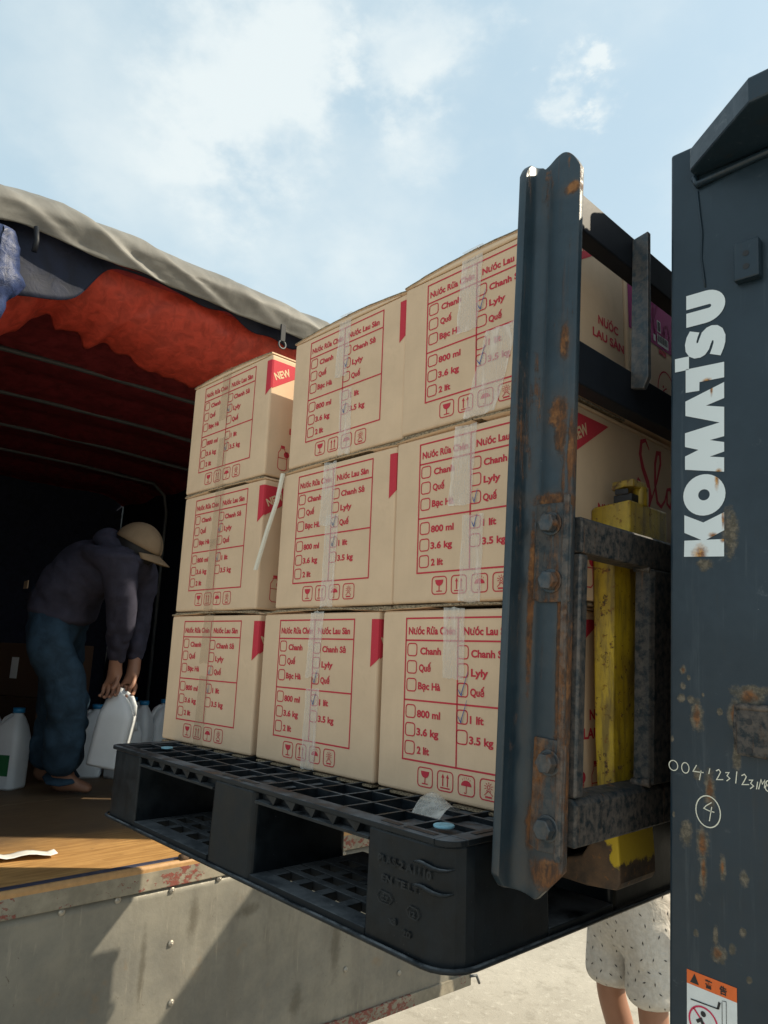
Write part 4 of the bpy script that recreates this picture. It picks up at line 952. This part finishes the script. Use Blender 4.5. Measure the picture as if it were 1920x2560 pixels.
# -- carriage
XF = 1.14
mb = KM(); mb.prism([(1.103, .3655), (XF, .3655), (XF, .408), (1.137, .4125), (1.106, .4125), (1.103, .409)], 1, -.1025, .72); ub = make('fork_bar', mb, 'rusty', fk, .003)
mb = KM(); mb.prism([(1.100, .006), (XF, .005), (XF, .0545), (1.1345, .0615), (1.100, .0615)], 1, -.1025, .72); make('fork_bar', mb, 'rusty', fk, .003)
mb = KM(); mb.box((1.120, -.1022, .0625), (XF-.001, -.0835, .3645)); make('carriage_plate', mb, 'paint', fk, .003)
mb = KM(); mb.prism([(1.1185, .080), (XF+.0015, .080), (XF+.006, .088), (XF+.006, .17), (1.1185, .17)], 2, .0625, .3645); make('carriage_plate', mb, 'rusty', fk, .003)
mb = KM(); mb.box((1.1185, .52, .0625), (XF, .60, .3645)); make('carriage_plate', mb, 'paint', fk, .003)
for y0 in (.175, .50):
    mb = KM(); mb.box((XF+.001, y0, -.02), (1.195, y0+.015, .42)); make('roller_bracket', mb, 'barpaint', fk, .003)
for pts, rr_ in (([(1.118, .079, .363), (1.130, .079, .364), (1.142, .08, .362)], .004), ([(1.118, .080, .063), (1.13, .079, .065), (1.144, .081, .066)], .006)):
    h = KM(); h.tube(pts, rr_, 7); make('weld_bead', h, 'rusty', fk)
# -- forks
def make_fork(y0, y1, lock):
    f = KM(); poly = [(1.0600, .470-.01), (1.0640, .4655), (1.100, .4655), (1.100, .40), (1.0985, .37), (1.100, .14), (1.106, .03), (1.112, -.02)]
    shank = [(1.0592, .40), (1.0962, .40), (1.0985, .12), (1.1020, .03), (1.0755, .03), (1.0690, .12)]
    f.prism(shank, 1, y0, y1); fo = make('fork', f, 'yellow', fk, .004, 3)
    f = KM(); f.prism([(1.0755, .0297), (1.1020, .0297), (1.1085, -.015), (1.1120, -.050), (1.1125, -.070), (1.108, -.080), (1.06, -.0865), (.10, -.0975), (.02, -.0935), (.10, -.072), (1.020, -.060), (1.052, -.048), (1.070, -.018)], 1, y0, y1); make('fork_blade', f, 'heel', fo, .003)
    f = KM(); f.prism([(1.0560, .416), (1.0560, .4535), (1.0600, .4580), (1.118, .4655), (1.1205, .4640), (1.1210, .4285), (1.1205, .4150)], 1, y0-.0, y1+.015); hk = make('fork_hook', f, 'yellow', fo, .003, 3)
    if lock:
        f = KM(); f.prism([(1.083, .4780), (1.1135, .4800), (1.1135, .4640), (1.083, .4640)], 1, y0+.018, y0+.052); lk = make('lock_block', f, 'blackpart', fo, .002)
        f = KM(); f.prism([(1.081, .4850), (1.0815, .4985), (1.1165, .5015), (1.1165, .4890), (1.101, .4900)], 1, y0+.016, y0+.060); make('lock_handle', f, 'yellow', fo, .002)
        f = KM(); f.cyl((1.1110, y0+.050, .4640), (1.1110, y0+.050, .4930), .0115, 18); make('lock_pin', f, 'yellow', fo, .001)
        f = KM(); f.box((1.086, y0+.0165, .4785), (1.108, y0+.0185, .4872)); make('lock_spring', f, 'blackpart', fo, .002)
make_fork(.060, .165, True); make_fork(.48, .585, False)

# ------------------------------------------------------------------ people
def skin(name, chains, mat, parent, sub=2, off=(0, 0, 0), crease=0.):
    """chains: lists of (point, radius) that share points; one continuous skin"""
    me = bpy.data.meshes.new(name); pts, rad, ed, idx = [], [], [], {}
    for ch in chains:
        prev = None
        for p, r in ch:
            k = tuple(round(c_, 4) for c_ in p)
            if k not in idx: idx[k] = len(pts); pts.append(Vector(p)-Vector(off)); rad.append(r if isinstance(r, tuple) else (r, r))
            if prev is not None and prev != idx[k]: ed.append((prev, idx[k]))
            prev = idx[k]
    me.from_pydata(pts, ed, []); o = link(name, me, mat, parent)
    m = o.modifiers.new('skin', 'SKIN'); m.use_smooth_shade = True
    for i, v in enumerate(me.skin_vertices[0].data): v.radius = rad[i]; v.use_root = (i == 0)
    s_ = o.modifiers.new('sub', 'SUBSURF'); s_.levels = s_.render_levels = sub
    if crease:                                          # cloth folds
        tx = bpy.data.textures.get('folds%g' % crease) or bpy.data.textures.new('folds%g' % crease, 'MARBLE'); tx.noise_scale = .16; tx.turbulence = 14; tx.noise_depth = 2; tx.marble_type = 'SHARP'
        d_ = o.modifiers.new('folds', 'DISPLACE'); d_.texture = tx; d_.strength = crease; d_.mid_level = .5; d_.texture_coords = 'LOCAL'
    return o
V3 = Vector
r_ = V3((.69, .724, 0)).normalized(); f_ = V3((-.724, .69, 0))       # facing direction and far side of the bent worker
def lerp(a, b, k): return a+(b-a)*k
def fingers(base, palm_dir, side, curl, L=.075, r=.0085, n=4):
    ch = []
    for i in range(n):
        k = (i-1.5)*.021; l = L*(.88, 1, .95, .78)[i]
        a = base+side*k*.8; b = base+side*k+palm_dir*.035; c_ = b+palm_dir*l*.42+curl*l*.10; d = c_+palm_dir*l*.22+curl*l*.32; e = d-palm_dir*l*.05+curl*l*.30
        ch.append([(tuple(base), .024), (tuple(b), .0115), (tuple(c_), r), (tuple(d), r*.95), (tuple(e), r*.8)])
    th = base+side*.030+curl*.012
    ch.append([(tuple(base), .024), (tuple(th), .0125), (tuple(th+palm_dir*.030+curl*.022), .0105), (tuple(th+palm_dir*.050+curl*.034-side*.012), .009)])
    return ch
wk = thing('person', 'person in dark hoodie, jeans and beige cap bending over a white jug', 'person', (-1.80, .36, FZ))
WO = (-1.80, .36, FZ)
hip = V3((-1.69, .24, .375)); mid_ = V3((-1.585, .285, .525)); chest = V3((-1.475, .370, .605)); neck = V3((-1.425, .395, .655)); head0 = V3((-1.408, .412, .672)); head1 = V3((-1.386, .440, .662))
shN = V3((-1.385, .415, .565))-f_*.10; shF = shN+f_*.30
elN = V3((-1.442, .452, .345))-f_*.05; wrN = V3((-1.503, .453, .130)); haN = V3((-1.514, .452, .085))
elF = elN+f_*.22; wrF = wrN+f_*.10+r_*.05; haF = haN+f_*.07+r_*.05
hN, hF = hip-f_*.095-V3((0, 0, .03)), hip+f_*.095-V3((0, 0, .03))
knN = V3((-1.640, .345, -.03))-f_*.05; anN = V3((-1.728, .362, -.370)); toN = V3((-1.640, .470, -.402)); heelN = V3((-1.745, .335, -.400))
knF = V3((-1.85, .36, -.02)); anF = V3((-2.02, .39, -.375)); toF = V3((-1.93, .50, -.402)); heelF = V3((-2.05, .36, -.40))
dn = V3((0, 0, -1))
body_ch = [[(hip, .075), (mid_, .095), (chest, .110), (neck, .056), (head0, (.074, .078)), (head1, (.082, .085)), (head1+r_*.040+dn*.040, (.062, .062)), (head1+r_*.055+dn*.068, .040)],
           [(head1+r_*.040+dn*.040, (.062, .062)), (head1+r_*.082+dn*.028, .014)],
           [(head1, (.082, .085)), (head1-f_*.074+dn*.008, .016), (head1-f_*.082+dn*.012-r_*.008, .013)], [(head1, (.082, .085)), (head1+f_*.074+dn*.008, .016), (head1+f_*.082+dn*.012-r_*.008, .013)],
           [(chest, .110), (shN, .045), (elN, .032), (wrN, .030), (haN, .024)], [(chest, .110), (shF, .045), (elF, .032), (wrF, .030), (haF, .024)],
           [(hip, .075), (hN, .055), (knN, .055), (anN, .036), (toN, (.030, .020))], [(hip, .075), (hF, .055), (knF, .055), (anF, .036), (toF, (.030, .020))],
           [(anN, .036), (heelN, .026)], [(anF, .036), (heelF, .026)]]
body_ch += fingers(haN, dn, r_, -f_) + fingers(haF, dn, r_, -f_)
skin('body', [[(tuple(p), r) for p, r in ch] for ch in body_ch], 'skin', wk, 2, WO)
tp = lambda chs: [[(tuple(p), r) for p, r in ch] for ch in chs]
skin('hoodie', tp([[(hip+V3((.01, .01, -.07)), .158), (hip+V3((.02, .02, .02)), .160), (lerp(hip, mid_, .55), .150), (mid_, .148), (lerp(mid_, chest, .6), .148), (chest, .142), (neck, .088)],
                   [(neck, .088), (neck-r_*.075+V3((0, 0, .030)), .085), (neck-r_*.020+V3((0, 0, .055)), .062)],
                   [(chest, .150), (shN, .082), (lerp(shN, elN, .5), .066), (elN, .060), (lerp(elN, wrN, .6), .050), (wrN+V3((0, 0, .015)), .042)],
                   [(chest, .150), (shF, .082), (lerp(shF, elF, .5), .066), (elF, .060), (wrF+V3((0, 0, .015)), .042)]]), 'hoodie', wk, 3, WO, .014)
skin('jeans', tp([[(lerp(hip, mid_, .6), .140), (hip+V3((.01, .01, .03)), .148), (hip-V3((0, 0, .05)), .155)],
                  [(hip-V3((0, 0, .05)), .155), (hN-V3((0, 0, .06)), .108), (lerp(hN, knN, .6), .098), (knN, .092), (lerp(knN, anN, .55), .090), (lerp(knN, anN, .9)+V3((0, 0, .0)), .088)],
                  [(hip-V3((0, 0, .05)), .155), (hF-V3((0, 0, .06)), .108), (lerp(hF, knF, .6), .098), (knF, .092), (lerp(knF, anF, .55), .094), (lerp(knF, anF, .93), .086)]]), 'denim', wk, 3, WO, .018)
skin('jeans_cuff', tp([[(lerp(knN, anN, .88), .0915), (lerp(knN, anN, 1.01), .0925)]]), 'denim', wk, 1, WO)
g = MB(WO); c0 = hip-r_*.10-f_*.125+V3((0, 0, .075)); a_ = (r_*.5-f_*.5).normalized()
g.f([g.v(c0+a_*.0+V3((0, 0, 0))), g.v(c0+a_*.045), g.v(c0+a_*.045+V3((0, 0, .035))), g.v(c0+V3((0, 0, .030)))]); make('waist_patch', g, 'cap', wk, solid=.004)
# hair, cap, brim: cap frame from the head axes
hd = (r_*.62-V3((0, 0, 1))*.30).normalized(); hu = (V3((0, 0, 1))*.80+r_*.38).normalized(); hu = (hu-hd*hu.dot(hd)).normalized(); hs = f_
hc = head1+r_*.006-V3((0, 0, .004))
def dome(g, rx, ry, rz, lo, n=22, m=9, c=hc):
    def fn(u, v):
        a = 2*math.pi*u; b = lo+(math.pi/2-lo)*v; return c+hd*(rx*math.cos(b)*math.cos(a))+hs*(ry*math.cos(b)*math.sin(a))+hu*(rz*math.sin(b))
    g.grid(fn, n, m)
g = MB(WO); dome(g, .100, .091, .096, -.55); make('hair', g, 'hair', wk)
g = MB(WO); dome(g, .108, .100, .110, .06); cp = make('cap', g, 'cap', wk, solid=.004)
g = MB(WO)
def brim(u, v):
    a = rd(-62+124*u); q = .100+(.064*math.cos(rd(-62+124*u)*.85))*v
    return hc+hd*(q*math.cos(a)*1.04)+hs*(.099*math.sin(a)*(1-.05*v))+hu*(.008-.020*v-.030*math.sin(a)**2)
g.grid(brim, 16, 6); make('cap_brim', g, 'cap', cp, solid=.004)
# bystander behind the pallet
bO = (.09, 2.02, GZ)
by = thing('person', 'person in pale patterned shorts standing on concrete behind the pallet', 'person', bO)
bf = V3((.35, .94, 0)).normalized(); br = V3((.94, -.35, 0)).normalized()
bh = V3((.10, 2.02, GZ+.92)); bl_h, br_h = bh-br*.095-V3((0, 0, .03)), bh+br*.095-V3((0, 0, .03))
kl, kr = V3((-.005, 1.985, GZ+.50)), V3((.190, 1.955, GZ+.49)); al, ar = V3((.055, 2.10, GZ+.09)), V3((.215, 2.00, GZ+.09)); tl, tr = al+bf*.16-V3((0, 0, .055)), ar+bf*.16-V3((0, 0, .055))
bc = bh+V3((0, 0, .42)); bn = bh+V3((.0, 0, .56)); bhd = bn+V3((0, 0, .13))+bf*.02
sl_, sr_ = bc-br*.19, bc+br*.19
def arm(sh, sgn):
    e = sh+br*sgn*.05-V3((0, 0, .29)); w_2 = e+bf*.06-V3((0, 0, .25)); h_ = w_2-V3((0, 0, .06))+bf*.01; return e, w_2, h_
eL, wL, hL = arm(sl_, -1); eR, wR, hR = arm(sr_, 1)
ch = [[(bh, (.14, .11)), (bh+V3((0, 0, .22)), (.13, .105)), (bc, (.15, .11)), (bn, .055), (bhd, (.078, .09)), (bhd+V3((0, 0, .10)), (.07, .08))], [(bhd, (.078, .09)), (bhd+bf*.10-V3((0, 0, .01)), .015)],
      [(bhd, (.078, .09)), (bhd+br*.080, .014)], [(bhd, (.078, .09)), (bhd-br*.080, .014)],
      [(bc, (.15, .11)), (sl_, .06), (eL, .043), (wL, .028), (hL, .024)], [(bc, (.15, .11)), (sr_, .06), (eR, .043), (wR, .028), (hR, .024)],
      [(bh, (.14, .11)), (bl_h, .09), (kl, .058), (lerp(kl, al, .35), .058), (al, .036), (tl, (.038, .022))], [(bh, (.14, .11)), (br_h, .09), (kr, .058), (lerp(kr, ar, .35), .058), (ar, .036), (tr, (.038, .022))],
      [(al, .036), (al-bf*.05-V3((0, 0, .05)), .028)], [(ar, .036), (ar-bf*.05-V3((0, 0, .05)), .028)]]
ch = tp(ch)+fingers(hL, dn, bf, br)+fingers(hR, dn, bf, -br)
skin('body', ch, 'skin', by, 2, bO)
skin('shorts', tp([[(bh+V3((0, 0, .20)), .160), (bh+V3((0, 0, .06)), .165), (bh-V3((0, 0, .05)), .165)], [(bh-V3((0, 0, .05)), .165), (lerp(bl_h, kl, .45), (.118, .112)), (lerp(bl_h, kl, .8), (.108, .104)), (kl+V3((0, 0, .0)), (.104, .100))],
                   [(bh-V3((0, 0, .05)), .165), (lerp(br_h, kr, .45), (.118, .112)), (lerp(br_h, kr, .8), (.108, .104)), (kr+V3((0, 0, .0)), (.104, .100))]]), 'shorts', by, 3, bO, .007)
skin('shirt', tp([[(bh+V3((0, 0, .02)), (.175, .145)), (bh+V3((0, 0, .22)), (.165, .14)), (bc, (.175, .135)), (bn-V3((0, 0, .03)), .085)], [(bc, (.175, .135)), (sl_, .085), (lerp(sl_, eL, .7), .070)], [(bc, (.175, .135)), (sr_, .085), (lerp(sr_, eR, .7), .070)]]), 'shirt', by, 2, bO)
g = MB(bO); g.grid(lambda u, v: bhd+V3((0, 0, .055))+br*(.088*math.cos(v*math.pi/2*.98)*math.cos(2*math.pi*u))+bf*(.100*math.cos(v*math.pi/2*.98)*math.sin(2*math.pi*u)-.01)+V3((0, 0, -.03+.105*math.sin(v*math.pi/2))), 20, 8); make('hair', g, 'hair', by)
for a_, t_ in ((al, tl), (ar, tr)):
    g = MB(bO); q = (a_+t_)/2; pts = []
    for k in range(16): an = 2*math.pi*k/16; pts.append(q+bf*(.135*math.cos(an))+br*(.05*math.sin(an)))
    A = [g.v((p.x, p.y, GZ+.002)) for p in pts]; B_ = [g.v((p.x, p.y, GZ+.018)) for p in pts]; g.f(A[::-1]); g.f(B_)
    for k in range(16): g.f([A[k], A[(k+1) % 16], B_[(k+1) % 16], B_[k]])
    make('sandal', g, 'sandal', by)
# small dark dashes printed on the shorts, laid on the cloth
dg = bpy.context.evaluated_depsgraph_get()
sh_ob = [o for o in by.children if o.name.startswith('shorts')][0]
bpy.context.view_layer.update(); dg.update(); ev = sh_ob.evaluated_get(dg); em = ev.to_mesh(); random.seed(9)
polys = [(p.center.copy(), p.normal.copy(), p.area) for p in em.polygons]; ev.to_mesh_clear()
mb = MB(); done = []
for c_, n_, a in random.sample(polys, len(polys)):
    if any((c_-q).length < .036 for q in done): continue
    done.append(c_); tdir = V3((random.uniform(-.7, .7), random.uniform(-.7, .7), random.uniform(-1, 1))); tdir = (tdir-n_*tdir.dot(n_)).normalized(); s2 = n_.cross(tdir)
    c2 = c_+n_*.0012; a1, b1 = tdir*.0080, s2*.0024; mb.f([mb.v(c2-a1), mb.v(c2+b1), mb.v(c2+a1), mb.v(c2-b1)])
    if len(done) > 420: break
so_ = make('dash_pattern', mb, 'blackpart', by, recalc=False); so_['kind'] = 'stuff'

# ------------------------------------------------------------------ things in the truck
def sect(w, d, z, r, n=4, cx=0, cy=0):
    pts = []
    for sx, sy, a0 in ((1, -1, -90), (1, 1, 0), (-1, 1, 90), (-1, -1, 180)):
        for k in range(n+1): a = rd(a0+90*k/n); pts.append((cx+sx*(w/2-r)+r*math.cos(a), cy+sy*(d/2-r)+r*math.sin(a), z))
    return pts
JM = {}
def jug_parts():
    mb = MB(); mb.loft([sect(.130, .100, .004, .022), sect(.142, .112, .0, .026), sect(.150, .118, .012, .030), sect(.150, .118, .205, .030), sect(.147, .115, .225, .032), sect(.110, .092, .275, .03, cx=.008), sect(.060, .060, .312, .026, cx=.020), sect(.044, .044, .322, .021, cx=.022), sect(.042, .042, .334, .020, cx=.022)])
    mb.tube([(-.066, 0, .232), (-.060, 0, .268), (-.040, 0, .300), (-.012, 0, .314), (.010, 0, .312)], [.014, .013, .012, .012, .013], 8)
    bmesh.ops.recalc_face_normals(mb.bm, faces=mb.bm.faces); b = bpy.data.meshes.new('jug_body'); mb.bm.to_mesh(b); mb.bm.free(); b.materials.append(MT['jug'])
    mb = MB(); mb.cyl((.022, 0, .330), (.022, 0, .352), .026, 16); c_ = bpy.data.meshes.new('jug_cap'); mb.bm.to_mesh(c_); mb.bm.free(); c_.materials.append(MT['bluecap'])
    return b, c_
JB, JC = jug_parts()
def jug(x, y, z, rz, label, tilt=0., group='white jugs on the truck bed', lab=False):
    j = thing('plastic_jug', label, 'jug', (x, y, z), (0, tilt, rz), group); shared('jug_body', JB, j)
    if not tilt: shared('jug_cap', JC, j)
    if lab:
        mb = MB(); mb.box((-.05, -.0605, .06), (.05, -.0592, .15)); make('paper_label', mb, 'greenlabel', j)
    return j
jug(-1.545, .475, -.292, math.atan2(r_.y, r_.x)+rd(180), 'white jug held by the bending person', rd(-9))
jug(-1.99, .215, FZ, rd(35), 'big white jug on the bed left of the person with a green label', lab=True)
jug(-2.16, .155, FZ, rd(15), 'white jug behind the green-labelled jug, left of the person')
jug(-2.10, .62, FZ, rd(60), 'white jug low behind the feet of the bending person')
jug(-1.98, .75, FZ, rd(200), 'white jug beside the left end of the pallet')
for i, (x, y) in enumerate(((-2.28, .96), (-2.36, 1.13), (-2.50, .88), (-2.55, 1.06))):
    jug(x, y, FZ, rd(40+60*i), ['nearest white jug with blue cap behind the pallet corner', 'white jug next to the cartons in the truck', 'white jug of the back pair, left', 'white jug of the back pair, right'][i])
for (x, y, z, w, d, h, rz, lb) in ((-2.95, .62, FZ, .46, .34, .34, 20, 'dark brown cardboard box under another in the truck'), (-2.94, .63, FZ+.342, .44, .34, .30, 24, 'dark brown cardboard box with pale label behind the person')):
    b = thing('cardboard_box', lb, 'box', (x, y, z), (0, 0, rd(rz)), 'brown boxes in the truck'); mb = MB(); mb.box((-w/2, -d/2, 0), (w/2, d/2, h)); make('body', mb, 'browncard', b, .005)
    mb = MB(); mb.box((-.22, -.03, h), (.22, .03, h+.0006)); make('tape_strip', mb, 'tapeb', b)
    if z > FZ: mb = MB(); mb.box((-.06, -d/2-.0012, .10), (-.005, -d/2-.0004, .22)); make('pale_label', mb, 'whiteink', b)
mb = MB(); mb.grid(lambda u, v: (.0+.20*(v-.5)*.35+.02*u, .22*(u-.5)*1.1, .003+.010*abs(math.sin(u*7))+.004*v), 12, 4); o = make('paper_sheet', mb, 'paper', None, solid=.0008)
o.location = (-.82, -.10, FZ+.001); o.rotation_euler = (0, 0, rd(-10)); tag(o, 'creased white paper lying on the wooden truck bed', 'paper')
mb = MB(); mb.grid(lambda u, v: (.06*(u-.5), .035*(v-.5)*math.sin(math.pi*u)*2, .006*math.sin(u*3)+.004), 8, 4); o = make('dry_leaf', mb, 'leaf', None)
o.location = (.22, .80, GZ+.002); o.rotation_euler = (.15, .1, .6); tag(o, 'dry orange leaf lying on the pale concrete', 'leaf')
